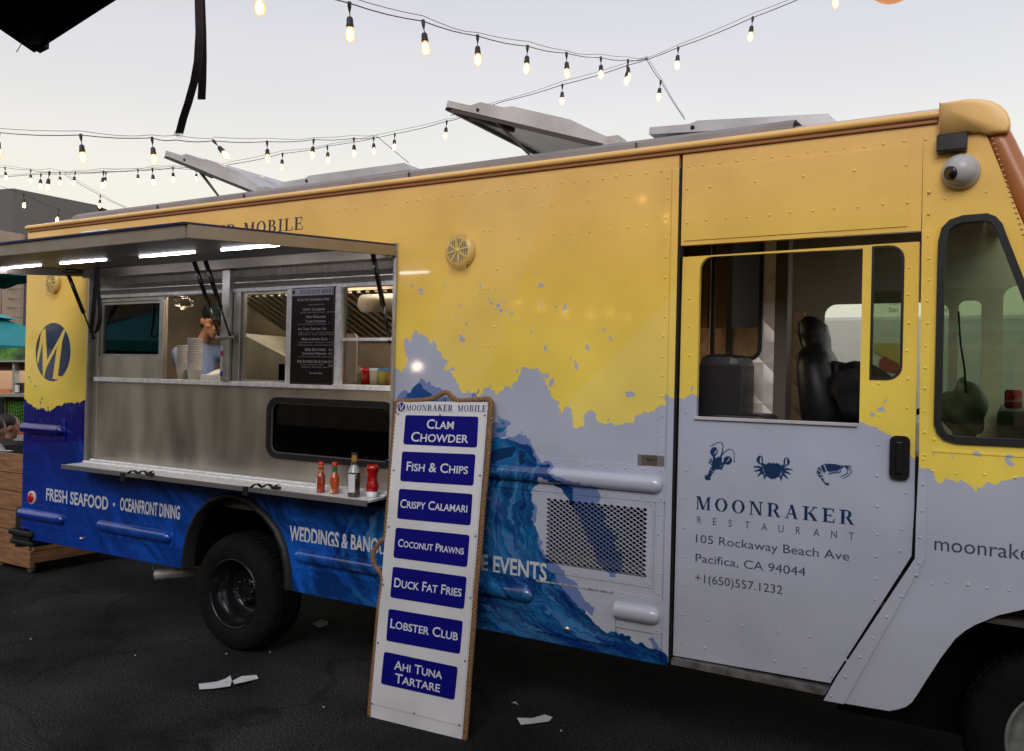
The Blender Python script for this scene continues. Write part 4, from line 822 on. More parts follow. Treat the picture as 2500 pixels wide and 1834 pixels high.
# hanging strap loops
def ribbon(pts, w_, th=.0015, side_=Vector((.5, .85, 0))):
    g = MB(); pts = [Vector(p) for p in pts]
    for i in range(len(pts)-1): d = pts[i+1]-pts[i]; s_ = side_.normalized(); n_ = d.cross(s_).normalized(); g.obox((pts[i]+pts[i+1])/2, d*.52, s_*w_/2, n_*th)
    return g
lp = []
for i in range(25):
    a = i/24.; px = 245+ (-10*math.sin(a*math.pi) if a < .5 else 2*math.sin(a*math.pi)); lp.append((px, a))
pts = [PX(262-12*min(1, t*5), 600+t*20, -5.48) for t in (0, .3, .6)]
PL = [(262, 600), (248, 625), (241, 660), (236, 720), (230, 780), (226, 815), (229, 812)]
ribbon([W(x_, y_, -.17) for x_, y_ in [(240, 597), (236, 640), (233, 690), (228, 760), (223, 800), (222, 812), (228, 815), (238, 806), (244, 780), (244, 755), (240, 720), (238, 680), (240, 640), (246, 600), (262, 592)]], .026).build('awning_strap', BLK, aw)
ribbon([W(x_, y_, -.12) for x_, y_ in [(205, 597), (192, 610), (184, 630), (181, 652)]], .026).build('awning_strap', BLK, aw)
g = MB().ball(tuple(W(178, 664, -.26)), .10, .05, .022, 12, 8); g.build('strap_reflection_blob', BLK, aw)  # black ellipsoid modelled in place of the strap's mirror image

# ------------------------------------------------------------------ roof lids
def lid(x0, z0, x1, z1, y0=.3, y1=1.75, th=.035, name='roof_lid', tilt=False):
    a, c_ = Vector((x0, 0, z0)), Vector((x1, 0, z1)); d = (c_-a); L = d.length; d.normalize(); up = Vector((-d.z, 0, d.x)); up = up if up.z > 0 else -up
    prof = [(0, 0), (.0, th), (.16, th), (.22, th+.03), (.38, th+.03), (.43, th+.045), (.80, th+.045), (.93, th+.02), (L-.0, th+.0), (L, 0)] if tilt else [(0, 0), (0, th), (.2, th+.004), (.24, th+.018), (L-.05, th+.012), (L, 0)]
    pr = [a+d*s_+up*(h-th) for s_, h in prof]; k = len(pr); g = MB()
    vs = [(p.x, y, p.z) for y in (y0, y1) for p in pr]
    g.add(vs, [(i, (i+1) % k, k+(i+1) % k, k+i) for i in range(k)]+[tuple(range(k)), tuple(range(k, 2*k))])
    o = part(g, name, LIDW)
    if tilt:
        e = MB()
        for y in (y0+.012, y1-.012): q0, q1 = a-up*(th+.012), c_-up*(th+.012); e.obox((q0+q1)/2+Vector((0, y, 0)), d*L/2, (0, .012, 0), up*.009)
        for s_ in (0.,): q = a+d*(L*s_+.02)-up*(th+.012); e.obox(q+Vector((0, (y0+y1)/2, 0)), d*.02, (0, (y1-y0)/2, 0), up*.009)
        e.build('lid_rim', LIDD, o)
        e = MB(); mid_ = a+d*L*.30-up*.04; e.tube([mid_+Vector((0, y0+.05, 0)), Vector((x0+L*.55, y0+.05, 2.85))], [.012, .006], 8); e.tube([a+d*.12-up*.05+Vector((0, y0+.08, 0)), a+d*.42-up*.06+Vector((0, y0+.1, 0))], .014, 8)
        e.build('lid_stay', LIDD, o)
        MB().box(c_.x-.03, y0-.01, c_.z-.05, c_.x+.05, y0+.1, c_.z+.005).build('lid_hinge', ALU, o)
    MB().ball((a+d*.22-up*.014+Vector((0, y0-.004, 0)))[:], .01, .006, .01, 10, 6).build('lid_bolt', BLK, o)
lid(-5.165, 3.275, -4.20, 2.915, tilt=True)
lid(-2.735, 3.272, -1.735, 2.935, tilt=True)
lid(-4.02, 2.935, -2.985, 2.940)
lid(-1.523, 2.960, -.64, 2.895)
part(MB().box(-4.06, .33, 2.84, -2.99, 1.7, 2.90), 'lid_curb', ALU); part(MB().box(-1.49, .35, 2.84, -.68, 1.7, 2.88), 'lid_curb', ALU)

# ------------------------------------------------------------------ wheels
def wheel(c, r, rr, dish, rimmat, steer=0., name='wheel', holes=5):
    o = MB().lathe([(rr*.98, -.02), (rr*1.0, -.035), (rr*1.06, -.045), (r*.80, -.05), (r*.93, -.035), (r*.985, -.012), (r, .03), (r, .17), (r*.97, .2), (rr, .22)], c, 'y', 56).build(name, TYRE, truck)
    t_ = MB()
    for k in range(56):
        a = 2*math.pi*k/56
        for yy in (.03, .10): t_.obox((c[0]+r*math.cos(a+.02*(yy > .05)), c[1]+yy+.02, c[2]+r*math.sin(a)), (.006*math.cos(a), 0, .006*math.sin(a)), (0, .028, 0), (-.014*math.sin(a), 0, .014*math.cos(a)))
    t_.build('tread', TYRE, o, kind='stuff')
    MB().lathe([(rr*1.02, -.038), (rr*.99, -.045), (rr*.955, -.03), (rr*.93, .01), (rr*.86, .03), (rr*.80, .04), (rr*.76, dish*.6), (rr*.70, dish*.93), (rr*.60, dish), (rr*.42, dish-.01), (rr*.40, dish-.05), (rr*.2, dish-.06), (.001, dish-.06)], c, 'y', 48).build('rim', rimmat, o)
    for k in range(holes):
        a = 2*math.pi*k/holes+.4; MB().lathe([(rr*.11, 0), (.0001, 0)], (c[0]+rr*.56*math.cos(a), c[1]+dish-.008, c[2]+rr*.56*math.sin(a)), 'y', 14).build('rim_hole', UNDER, o)
    for k in range(8):
        a = 2*math.pi*k/8; MB().lathe([(.0001, -.03), (.011, -.03), (.011, 0)], (c[0]+rr*.30*math.cos(a), c[1]+dish-.05, c[2]+rr*.30*math.sin(a)), 'y', 6).build('wheel_nut', rimmat, o)
    return o
wheel((-4.052, .055, .352), .352, .210, .13, RIMB, name='rear_wheel')
wheel((-4.03, 1.85, .365), .365, .215, .13, RIMB, name='rear_wheel')
wheel((.255, .22, .37), .375, .225, .07, RIMG, name='front_wheel')
# black rubber fender around the rear wheel arch
g = MB(); k = len(arch); ain = []
cen = Vector((-4.02, .55))
for p in arch: d = (cen-Vector(p)); ain.append(tuple(Vector(p)+d.normalized()*.035))
vs = [(p[0], -.002, p[1]) for p in arch]+[(p[0], -.03, p[1]) for p in [tuple(Vector(a).lerp(Vector(b_), .4)) for a, b_ in zip(arch, ain)]]+[(p[0], -.03, p[1]) for p in ain]+[(p[0], .25, p[1]) for p in ain]
g.add(vs, [(r_*k+i, r_*k+i+1, (r_+1)*k+i+1, (r_+1)*k+i) for r_ in range(3) for i in range(k-1)], True)
part(g, 'fender_flare', BLK)
# wheel wells, chassis, bumper, exhaust
g = MB()
wl = [(x, z) for x, z in ain]
g.add([(x, .05, z) for x, z in wl]+[(x, .75, z) for x, z in wl], [(i, i+1, k+i+1, k+i) for i in range(k-1)]+[tuple(range(k, 2*k))])
part(g, 'wheel_well', UNDER)
part(MB().box(-6.25, .03, .80, -4.60, 2.08, .84).box(-3.45, .03, .80, -.62, 2.08, .84).box(-6.2, .5, .42, -.6, .6, .62).box(-6.2, 1.5, .42, -.6, 1.6, .62).box(-3.3, .35, .35, -1.9, .95, .75).box(-6.2, .10, .55, -4.6, .14, .8), 'chassis', UNDER)
part(MB().box(-4.1, .3, .30, -3.96, 1.8, .44), 'axle', UNDER)
part(MB().box(-.62, .46, .25, .95, .50, 1.35).box(-.62, .035, 1.0, .95, .46, 1.03).box(-.66, .06, .46, -.62, .5, 1.0), 'front_wheel_well', UNDER)
part(MB().box(-6.43, -.02, .385, -6.14, .25, .425, .012).box(-6.44, -.03, .455, -6.14, .25, .50, .014).box(-6.42, -.005, .4, -6.2, .22, .5), 'rear_bumper', BLK)
ex = W(402, 1402, .15)
part(MB().tube([(ex.x-.03, .1, ex.z), (ex.x+.05, .16, ex.z+.01), (ex.x+.5, .6, ex.z+.02)], .037, 16, cap=False), 'exhaust_pipe', RIMG)
part(MB().box(ex.x-.09, .12, .36, ex.x-.075, .13, .52), 'exhaust_bracket', RIMG)

# ------------------------------------------------------------------ body shell and interior
INW = mat('interior_dark_wall', (.045, .038, .032), .7); INS = mat('interior_steel', (.38, .35, .31), .35, .7, noise=.25, nscale=4)
INWH = mat('interior_panel', (.60, .52, .40), .6, noise=.2, nscale=4)
part(MB().box(-6.31, .03, .84, -4.60, 2.07, .86), 'floor', INW); part(MB().box(-4.60, .78, .84, -3.46, 2.07, .86), 'floor', INW); part(MB().box(-3.46, .03, .84, .4, 2.07, .86), 'floor', INW)
part(MB().box(-6.32, .03, .5, -6.29, 2.1, 2.7), 'rear_wall', WRAP); part(MB().box(-6.288, .06, .86, -6.28, 2.06, 2.7), 'rear_lining', INS); part(MB().box(-6.27, .062, .9, -5.58, .07, 2.7), 'wall_lining', INS)
part(MB().box(-6.29, .10, 2.70, -.12, 2.07, 2.76), 'ceiling', INWH)
far_holes = [rrect(-1.00, 1.50, -.29, 2.235, .07), rrect(-.24, 1.50, -.12, 2.24, .04), rrect(-.01, 1.55, .25, 2.32, .07)]
part(MB().plate([(-6.31, .5), (.9, .5), (.9, 1.45), (.05, 2.76), (-6.31, 2.76)], far_holes, 2.07, .03), 'far_side_panel', INWH)
part(MB().plate(far_holes[0], [], 2.085, .003), 'far_window_glass', GLASSC); part(MB().plate(far_holes[1], [], 2.085, .003), 'far_window_glass', GLASSC); part(MB().plate(far_holes[2], [], 2.085, .003), 'far_window_glass', GLASSC)
# kitchen: hood with baffle filters, counter, shelf, lamps and an added fill, machinery
part(MB().box(-6.2, 1.50, .86, -1.75, 2.06, 1.60), 'kitchen_counter', INS)
part(MB().box(-6.2, 2.03, 1.6, -1.75, 2.065, 2.7), 'backsplash', INS)
hood = part(MB().box(-5.55, 1.20, 2.34, -1.9, 2.05, 2.68), 'extractor_hood', INS)
BAF = mat('baffle_steel', (.62, .58, .48), .35, .5)
part(MB().obox((-3.7, 1.60, 2.19), (1.8, 0, 0), (0, .38, -.16), (0, .003, .003)), 'filter_back', mat('filter_gap', (.06, .05, .04), .5), hood)
for i in range(44):
    x = -5.45+i*.082; MB().obox((x, 1.585, 2.185), (.016, 0, 0), (0, .37, -.155), (0, .008, .016)).build('filter_baffle', BAF, hood)
part(MB().box(-5.2, .75, 2.66, -4.4, .83, 2.69), 'kitchen_lamp_and_fill', KLED); part(MB().box(-3.6, .75, 2.66, -2.8, .83, 2.69), 'kitchen_lamp_and_fill', KLED); part(MB().box(-5.5, .30, 2.62, -4.7, .36, 2.65), 'kitchen_lamp_and_fill', KLED)  # the one nearest the window is an added fill that brightens the cook
part(MB().box(-5.16, 1.9, 2.06, -4.86, 1.95, 2.32), 'green_door', GREENB)
part(MB().box(-5.25, 1.55, 1.58, -4.95, 1.9, 1.84, .02), 'fryer', mat('fryer_dark', (.05, .05, .055), .4, .5))
part(MB().obox((-4.35, .9, 1.72), (.36, 0, -.13), (0, .3, 0), (.01, 0, .14)), 'prep_hood', INS)
part(MB().box(-3.95, .5, 1.60, -2.86, .9, 1.64, .01), 'inner_counter', INS)
part(MB().box(-6.2, .09, .86, -2.86, .11, 1.62), 'inner_panel', INW)
# cutting boards leaning, box, deli containers
part(MB().plate(rrect(-3.85, 1.66, -3.62, 1.98, .03), [], .60, .012), 'cutting_board', mat('board_plastic', (.42, .40, .37), .6))
part(MB().box(-3.1, .55, 1.64, -2.95, .75, 1.80, .01), 'foam_box', mat('foam', (.45, .42, .38), .7))
# cab: bulkhead with quilted steel, seats, dash
QUI = mat('quilted_steel', (.66, .61, .56), .38, .35)
def quilt(m_, sc_=7.):
    t = m_.node_tree; b = t.nodes['Principled BSDF']; g = t.nodes.new('ShaderNodeNewGeometry'); mp = t.nodes.new('ShaderNodeMapping'); mp.inputs['Rotation'].default_value = (0, R(45), 0)
    mp2 = t.nodes.new('ShaderNodeVectorMath'); mp2.operation = 'MULTIPLY'; mp2.inputs[1].default_value = (1, 1, 1)
    s3 = t.nodes.new('ShaderNodeSeparateXYZ'); ad = t.nodes.new('ShaderNodeMath'); ad.operation = 'ADD'; cb = t.nodes.new('ShaderNodeCombineXYZ')
    t.links.new(g.outputs['Position'], s3.inputs[0]); t.links.new(s3.outputs[0], ad.inputs[0]); t.links.new(s3.outputs[1], ad.inputs[1]); t.links.new(ad.outputs[0], cb.inputs[0]); t.links.new(s3.outputs[2], cb.inputs[2]); t.links.new(cb.outputs[0], mp.inputs[0])
    sp_ = t.nodes.new('ShaderNodeSeparateXYZ'); t.links.new(mp.outputs[0], sp_.inputs[0]); prev = None
    for k_ in (0, 2):
        mu = t.nodes.new('ShaderNodeMath'); mu.operation = 'MULTIPLY'; mu.inputs[1].default_value = sc_*math.pi; si = t.nodes.new('ShaderNodeMath'); si.operation = 'SINE'; ab = t.nodes.new('ShaderNodeMath'); ab.operation = 'ABSOLUTE'
        t.links.new(sp_.outputs[k_], mu.inputs[0]); t.links.new(mu.outputs[0], si.inputs[0]); t.links.new(si.outputs[0], ab.inputs[0])
        if prev is None: prev = ab
        else: mn = t.nodes.new('ShaderNodeMath'); mn.operation = 'MINIMUM'; t.links.new(prev.outputs[0], mn.inputs[0]); t.links.new(ab.outputs[0], mn.inputs[1]); prev = mn
    bp = t.nodes.new('ShaderNodeBump'); bp.inputs['Strength'].default_value = .55; bp.inputs['Distance'].default_value = .012
    t.links.new(prev.outputs[0], bp.inputs['Height']); t.links.new(bp.outputs[0], b.inputs['Normal'])
quilt(QUI); quilt(CURT, 9.)
bw = [(-1.55, 0)]
X_B = -1.30
bh = part(MB().box(X_B-.03, 1.02, .86, X_B, 2.06, 2.70), 'bulkhead', INW)
part(MB().plate([(-1.30, .86), (-.975, .86), (-.975, 2.66), (-1.30, 2.66)], [rrect(-1.28, 1.84, -1.045, 2.62, [.0, .05, 0, 0])], .62, .02), 'quilted_bulkhead', QUI)
part(MB().plate(inset(rrect(-1.28, 1.84, -1.045, 2.62, [.0, .05, 0, 0]), -.012), [inset(rrect(-1.28, 1.84, -1.045, 2.62, [.0, .05, 0, 0]), .006)], .61, .02), 'bulkhead_window_seal', BLK)
part(MB().box(-.974, .62, .86, -.915, .72, 2.66), 'bulkhead_post', mat('bulkhead_post_paint', (.10, .085, .07), .5, .4))
part(MB().plate([(-1.65, 1.3), (-1.05, 1.3), (-1.05, 2.02), (-1.65, 2.02)], [], 1.05, .02), 'quilted_curtain', CURT)
part(MB().plate([(-1.35, 1.2), (-.98, 1.2), (-1.06, 2.16), (-1.35, 2.16)], [], 1.75, .02), 'quilted_curtain', CURT)
def seat(cx, cy, zb, zt, w_=.46, lean=.12, head=True, ang=0.):
    g = MB(); n_ = 9; vs = []
    prof = [(0, .07, .8), (.15, .085, .98), (.4, .08, 1.), (.62, .07, .97), (.72, .055, .8), (.76, .05, .48), (.84, .055, .52), (.95, .05, .50), (1., .02, .42)] if head else [(0, .06, .9), (.1, .07, 1), (.9, .065, 1), (1, .03, .92)]
    for t_, th, ww in prof:
        z = zb+(zt-zb)*t_; x = cx-lean*t_
        ring = []
        for k_ in range(12): a = 2*math.pi*k_/12; ring.append((x+th*1.3*math.copysign(abs(math.cos(a))**.6, math.cos(a)), cy+w_/2*ww*math.copysign(abs(math.sin(a))**.45, math.sin(a)), z))
        vs += ring
    k_ = 12; g.add(vs, [(i*k_+j, i*k_+(j+1) % k_, (i+1)*k_+(j+1) % k_, (i+1)*k_+j) for i in range(len(prof)-1) for j in range(k_)]+[tuple(range(k_)), tuple((len(prof)-1)*k_+j for j in range(k_))], True)
    o = part(g, 'cab_seat', SEATM)
    r_ = MB()
    for j in range(7):
        y = cy-w_*.30+j*w_*.10
        r_.tube([(cx+.098-lean*t_, y, zb+(zt-zb)*t_) for t_ in (.12, .3, .5, .66)], .013, 6)
    r_.build('seat_rib', SEATM, o)
    MB().box(cx, cy-w_/2, zb-.16, cx+.46, cy+w_/2, zb, .03).build('seat_cushion', SEATM, o)
    return o
seat(-.775, 1.12, 1.38, 2.075, .50, .12)
jb = part(MB().box(-1.235, .22, 1.25, -1.03, .52, 1.845, .05), 'jump_seat', SEATM); part(MB().box(-1.22, .205, 1.3, -1.015, .222, 1.80, .012), 'jump_seat_pad', SEATM)
part(MB().box(-1.15, .15, 1.50, -.90, .45, 1.575, .03), 'armrest', SEATM)
part(MB().box(-.02, .1, 1.40, .6, 2.0, 1.632, .02), 'dashboard', mat('dash_teal_grey', (.16, .20, .19), .5))
part(MB().box(.03, .1, 1.56, .62, 2.0, 1.57, .0), 'dashboard_lip', BLK)
g = MB().tube([(-.30+.19*math.cos(a), 1.12+.19*math.sin(a), 1.62+.08*math.cos(a)) for a in (2*math.pi*i/28 for i in range(29))], .014, 8); part(g, 'steering_wheel', BLKG)
print('truck done')

# ================================================================== people
def remesh(b_, name, m_, parent, vox=.012, smooth=4):
    me = bpy.data.meshes.new('tmp'); me.from_pydata([v for v in b_.v], [], b_.f)
    bm = bmesh.new(); bm.from_mesh(me); bmesh.ops.recalc_face_normals(bm, faces=bm.faces[:]); bm.to_mesh(me); bm.free()
    ob = bpy.data.objects.new('tmp', me); C.objects.link(ob)
    r_ = ob.modifiers.new('r', 'REMESH'); r_.mode = 'VOXEL'; r_.voxel_size = vox; sm_ = ob.modifiers.new('s', 'SMOOTH'); sm_.iterations = smooth; sm_.factor = .6
    dg = bpy.context.evaluated_depsgraph_get(); res = bpy.data.meshes.new_from_object(ob.evaluated_get(dg)); bpy.data.objects.remove(ob); bpy.data.meshes.remove(me)
    base = root_base(parent) if parent else Vector((0, 0, 0)); res.transform(Matrix.Translation(-base)); res.name = name
    for p in res.polygons: p.use_smooth = True
    res.materials.clear(); res.materials.append(m_)
    o = bpy.data.objects.new(name, res); C.objects.link(o); o.parent = parent; return o
def limb(b_, pts, rs, n=12):
    P_ = [Vector(p) for p in pts]; q, r_ = [], []
    for i in range(len(P_)-1):
        for k_ in range(5): q.append(P_[i].lerp(P_[i+1], k_/5)); r_.append(rs[i]+(rs[i+1]-rs[i])*k_/5)
    q.append(P_[-1]); r_.append(rs[-1]); b_.tube(q, r_, n)
    for p, r0 in zip(P_, rs): b_.ball(tuple(p), r0, n=12, m_=8)
def ob_ball(b_, c, ax, ay, az, n=18, m_=12):                 # oriented ellipsoid
    o = len(b_.v); b_.ball((0, 0, 0), 1, 1, 1, n, m_)
    for i in range(o, len(b_.v)): v = b_.v[i]; b_.v[i] = Vector(c)+Vector(ax)*v.x+Vector(ay)*v.y+Vector(az)*v.z
def head(b_, c, f, up, s=1.):
    f = Vector(f).normalized(); up = Vector(up); up = (up-f*up.dot(f)).normalized(); l = up.cross(f); c = Vector(c)
    ob_ball(b_, c+up*.02*s, f*.098*s, l*.078*s, up*.105*s); ob_ball(b_, c+f*.028*s-up*.055*s, f*.068*s, l*.056*s, up*.062*s)
    ob_ball(b_, c+f*.101*s-up*.008*s, f*.018*s, l*.012*s, up*.028*s); ob_ball(b_, c+f*.108*s-up*.026*s, f*.016*s, l*.018*s, up*.012*s)
    ob_ball(b_, c+f*.088*s-up*.058*s, f*.014*s, l*.026*s, up*.007*s); ob_ball(b_, c+f*.086*s-up*.070*s, f*.014*s, l*.022*s, up*.008*s); ob_ball(b_, c+f*.078*s-up*.098*s, f*.018*s, l*.022*s, up*.016*s)
    for q in (-1, 1):
        ob_ball(b_, c+l*q*.080*s-f*.008*s-up*.008*s, f*.020*s, l*.010*s, up*.033*s); ob_ball(b_, c+f*.080*s+l*q*.032*s+up*.030*s, f*.016*s, l*.026*s, up*.008*s); ob_ball(b_, c+f*.062*s+l*q*.045*s-up*.02*s, f*.024*s, l*.022*s, up*.018*s)
    return f, l, up
def hand(b_, w_, d, n_, s=1.):
    """palm, four fingers and a thumb; d along the hand, n_ the back of the hand"""
    d = Vector(d).normalized(); n_ = Vector(n_); n_ = (n_-d*n_.dot(d)).normalized(); t_ = d.cross(n_); w_ = Vector(w_)
    ob_ball(b_, w_+d*.045*s, d*.052*s, t_*.040*s, n_*.016*s)
    for i, (L_, o_) in enumerate(((.065, .030), (.075, .010), (.070, -.010), (.055, -.029))):
        a = w_+d*.082*s+t_*o_*s; limb(b_, [a, a+(d*.9-n_*.25)*L_*.5*s, a+(d*.72-n_*.55)*L_*s], [.0095*s, .009*s, .0075*s], 8)
    a = w_+d*.02*s+t_*.036*s; limb(b_, [a, a+(d*.6+t_*.7)*.035*s, a+(d*.9+t_*.35-n_*.2)*.065*s], [.012*s, .0105*s, .009*s], 8)
hc_ = W(518, 786, 1.02)
cook = thing('person', (hc_.x-.15, 1.0, .86), 'cook in blue t-shirt and dark cap leaning forward behind the serving window', 'person')
g = MB(); f_, l_, u_ = head(g, hc_, (.78, -.34, -.32), (.2, 0, 1), .98)
hx, hy, hz = hc_
nk = Vector((hx-.13, hy+.02, hz-.18)); shR = Vector((hx-.17, hy-.17, hz-.27)); shL = Vector((hx-.06, hy+.2, hz-.26)); hip = Vector((hx-.22, hy+.03, hz-.80))
limb(g, [Vector((hx-.03, hy, hz-.07)), nk], [.052, .058]); limb(g, [nk-Vector((0, 0, .08)), Vector((hx-.16, hy+.02, hz-.45)), hip], [.075, .128, .135]); limb(g, [shR, nk-Vector((0, 0, .06)), shL], [.052, .060, .052])
elR = Vector((hx+.02, hy-.24, hz-.44)); wrR = Vector((hx+.26, hy-.20, hz-.50)); elL = Vector((hx+.10, hy+.25, hz-.45)); wrL = Vector((hx+.30, hy+.08, hz-.49))
limb(g, [shR, elR, wrR], [.058, .045, .03]); limb(g, [shL, elL, wrL], [.058, .045, .03])
hand(g, wrR, (1, .1, -.15), (0, 0, 1)); hand(g, wrL, (1, -.3, -.15), (0, 0, 1))
for q in (-.09, .09): limb(g, [hip+Vector((0, q, 0)), Vector((hx-.20, hy+q*1.2, 1.15)), Vector((hx-.25, hy+q*1.2, .92))], [.09, .065, .05])
remesh(g, 'body', SKIN, cook, .0085, 3)
g = MB(); limb(g, [nk-Vector((.0, 0, .05)), Vector((hx-.16, hy+.02, hz-.45)), hip], [.092, .145, .155]); limb(g, [shR, nk-Vector((0, 0, .05)), shL], [.066, .080, .066]); limb(g, [shR, shR.lerp(elR, .72)], [.068, .064]); limb(g, [shL, shL.lerp(elL, .72)], [.068, .064])
remesh(g, 't_shirt', SHIRT, cook, .012, 3)
g = MB(); ob_ball(g, hc_+u_*.045-f_*.016, f_*.100, l_*.086, u_*.088); ob_ball(g, hc_-f_*.052-u_*.015, f_*.056, l_*.079, u_*.085); remesh(g, 'hair', HAIR, cook, .008, 2)
g = MB(); ob_ball(g, hc_+u_*.068-f_*.012, f_*.106, l_*.090, u_*.078); ob_ball(g, hc_+u_*.062+f_*.115, f_*.055, l_*.065, u_*.010); remesh(g, 'cap', CAPM, cook, .01, 2)
g = MB()
for q in (-1, 1): ob_ball(g, hc_+f_*.0875+l_*q*.031+u_*.012, f_*.008, l_*.013, u_*.006)
g.build('eyes', BLK, cook); 
g = MB(); ob_ball(g, hip+Vector((.02, 0, -.2)), (.19, 0, 0), (0, .19, 0), (0, 0, .28)); remesh(g, 'apron', mat('dark_apron', (.03, .03, .035), .8), cook, .02, 2)
# seated pair at the far left
def sitter(px, py, dist, shirt, hair, label, facing, hoodie=False):
    c = DP(px, py, dist); t_ = thing('person', (c.x, c.y, .0), label, 'person'); f0 = Vector(facing).normalized(); s_ = Vector((-f0.y, f0.x, 0)); D0 = lambda a, b_, z: Vector((c.x, c.y, 0))+f0*a+s_*b_+Vector((0, 0, z))
    z = c.z; g = MB(); ff, ll, uu = head(g, c, f0+Vector((0, 0, -.15)), (0, 0, 1)); limb(g, [c-Vector((0, 0, .06)), D0(-.03, 0, z-.17)], [.055, .062])
    limb(g, [D0(-.04, 0, z-.24), D0(-.02, 0, z-.5), D0(-.05, 0, z-.72)], [.12, .15, .17]); limb(g, [D0(-.03, -.19, z-.25), D0(-.03, .19, z-.25)], [.06, .06])
    for q in (-1, 1):
        limb(g, [D0(-.03, q*.2, z-.25), D0(.08, q*.25, z-.50), D0(.30, q*.14, z-.52)], [.055, .042, .03]); hand(g, D0(.30, q*.14, z-.52), f0, (0, 0, 1)); limb(g, [D0(-.05, q*.1, z-.72), D0(.38, q*.12, z-.70), D0(.36, q*.12, z-1.12)], [.085, .06, .045]); ob_ball(g, D0(.42, q*.12, max(.05, z-1.18)), f0*.12, s_*.045, (0, 0, .04))
    remesh(g, 'body', SKIN, t_, .014, 3)
    g = MB(); limb(g, [D0(-.04, 0, z-.22), D0(-.02, 0, z-.5), D0(-.05, 0, z-.74)], [.13, .18, .19]); limb(g, [D0(-.03, -.2, z-.25), D0(-.03, .2, z-.25)], [.082, .082])
    for q in (-1, 1): limb(g, [D0(-.03, q*.2, z-.25), D0(.08, q*.26, z-.50), D0(.26, q*.15, z-.52)], [.078, .068, .05])
    remesh(g, 'jacket', shirt, t_, .018, 3)
    g = MB(); limb(g, [D0(-.05, 0, z-.76), D0(-.04, 0, z-.8)], [.18, .17])
    for q in (-1, 1): limb(g, [D0(-.05, q*.1, z-.74), D0(.38, q*.12, z-.70), D0(.36, q*.12, z-1.08)], [.105, .08, .06])
    remesh(g, 'trousers', mat('trousers_'+str(int(dist*10)), (.02, .022, .035), .8), t_, .018, 3)
    g = MB(); ob_ball(g, c+uu*.04-ff*.025, ff*.10, ll*.09, uu*.095); ob_ball(g, c-ff*.07-uu*.06, ff*.05, ll*.07, uu*.09); remesh(g, 'hair', hair, t_, .013, 2)
sitter(-14, 1050, 7.6, mat('grey_jacket', (.33, .35, .36), .8, noise=.1), HAIR, 'seated person in pale grey jacket at the left edge of the photo', (-.3, 1, 0))
sitter(20, 1042, 8.3, mat('brown_jacket', (.035, .027, .022), .85, noise=.2), HAIR, 'seated person in dark brown jacket leaning behind the wooden planter', (.2, 1, 0))

# ================================================================== things on the shelf and on the sill
def bottle(x, y, label, cat, prof, m_, zs=1.060, extras=(), name='sauce_bottle'):
    t_ = thing(name, (x, y, zs), label, cat); MB().lathe([(.0001, 0)]+prof, (x, y, zs), 'z', 22).build('bottle', m_, t_)
    for nm, pr, mm in extras: MB().lathe(pr, (x, y, zs), 'z', 22).build(nm, mm, t_)
    return t_
def lab(t_, x, y, z0, z1, r, a0, a1, m_, name='paper_label', top=None):
    g = MB(); n_ = 10; vs = []
    for i in range(n_+1):
        a = R(a0+(a1-a0)*i/n_); vs += [(x+r*math.cos(a), y+r*math.sin(a), z0), (x+r*math.cos(a), y+r*math.sin(a), z1 if not top else z0+(z1-z0)*top(i/n_))]
    g.add(vs, [(2*i, 2*i+2, 2*i+3, 2*i+1) for i in range(n_)], True); g.build(name, m_, t_)
SAU = mat('red_sauce_glass', (.30, .035, .008), .08, coat=.5); SAU2 = mat('orange_sauce_glass', (.42, .07, .015), .08, coat=.5); REDC = mat('red_cap', (.6, .015, .01), .35); LABW = mat('label_white', (.6, .6, .63), .6); LABC = mat('label_cream', (.55, .48, .32), .6)
DKG = mat('dark_vinegar_glass', (.035, .018, .010), .06, coat=.6); KET = mat('ketchup_red', (.36, .005, .005), .12, coat=.6); NECKO = mat('neck_sauce', (.5, .22, .06), .15)
x, y = -3.232, -.115
t_ = bottle(x, y, 'slim red hot sauce bottle with white label, leftmost on the shelf', 'hot sauce bottle', [(.023, 0), (.0245, .004), (.0245, .088), (.019, .100), (.0145, .110), (.0145, .14)], SAU, extras=[('neck', [(.0148, .112), (.0138, .150)], NECKO), ('cap', [(.015, .150), (.016, .152), (.015, .168), (.0001, .169)], REDC)])
lab(t_, x, y, 1.068, 1.140, .0250, 195, 262, LABW)
x, y = -3.150, -.095
t_ = bottle(x, y, 'red pepper sauce bottle with green neck wrap and diamond label', 'hot sauce bottle', [(.025, 0), (.0265, .004), (.0265, .084), (.022, .098), (.0135, .112), (.0135, .14)], SAU2, extras=[('neck_wrap', [(.0142, .118), (.0142, .146)], mat('green_foil', (.01, .16, .05), .4)), ('cap', [(.0145, .146), (.0155, .148), (.0145, .170), (.0001, .171)], REDC)])
lab(t_, x, y, 1.064, 1.150, .0270, 200, 290, LABC, top=lambda u: 1-.95*abs(u*1.1-.15) if u < .95 else .05)
x, y = -2.985, -.125
t_ = bottle(x, y, 'tall dark malt vinegar bottle with gold neck and cream label', 'vinegar bottle', [(.031, 0), (.0335, .005), (.0335, .125), (.028, .145), (.017, .168), (.0155, .20)], DKG, extras=[('shoulder_glass', [(.0338, .130), (.0284, .146), (.0174, .169)], mat('pale_glass', (.30, .33, .33), .05, coat=.5)), ('neck_foil', [(.0162, .172), (.0158, .222)], mat('gold_foil', (.45, .27, .06), .4, .5)), ('cap', [(.0165, .222), (.0165, .236), (.0001, .237)], BLK)])
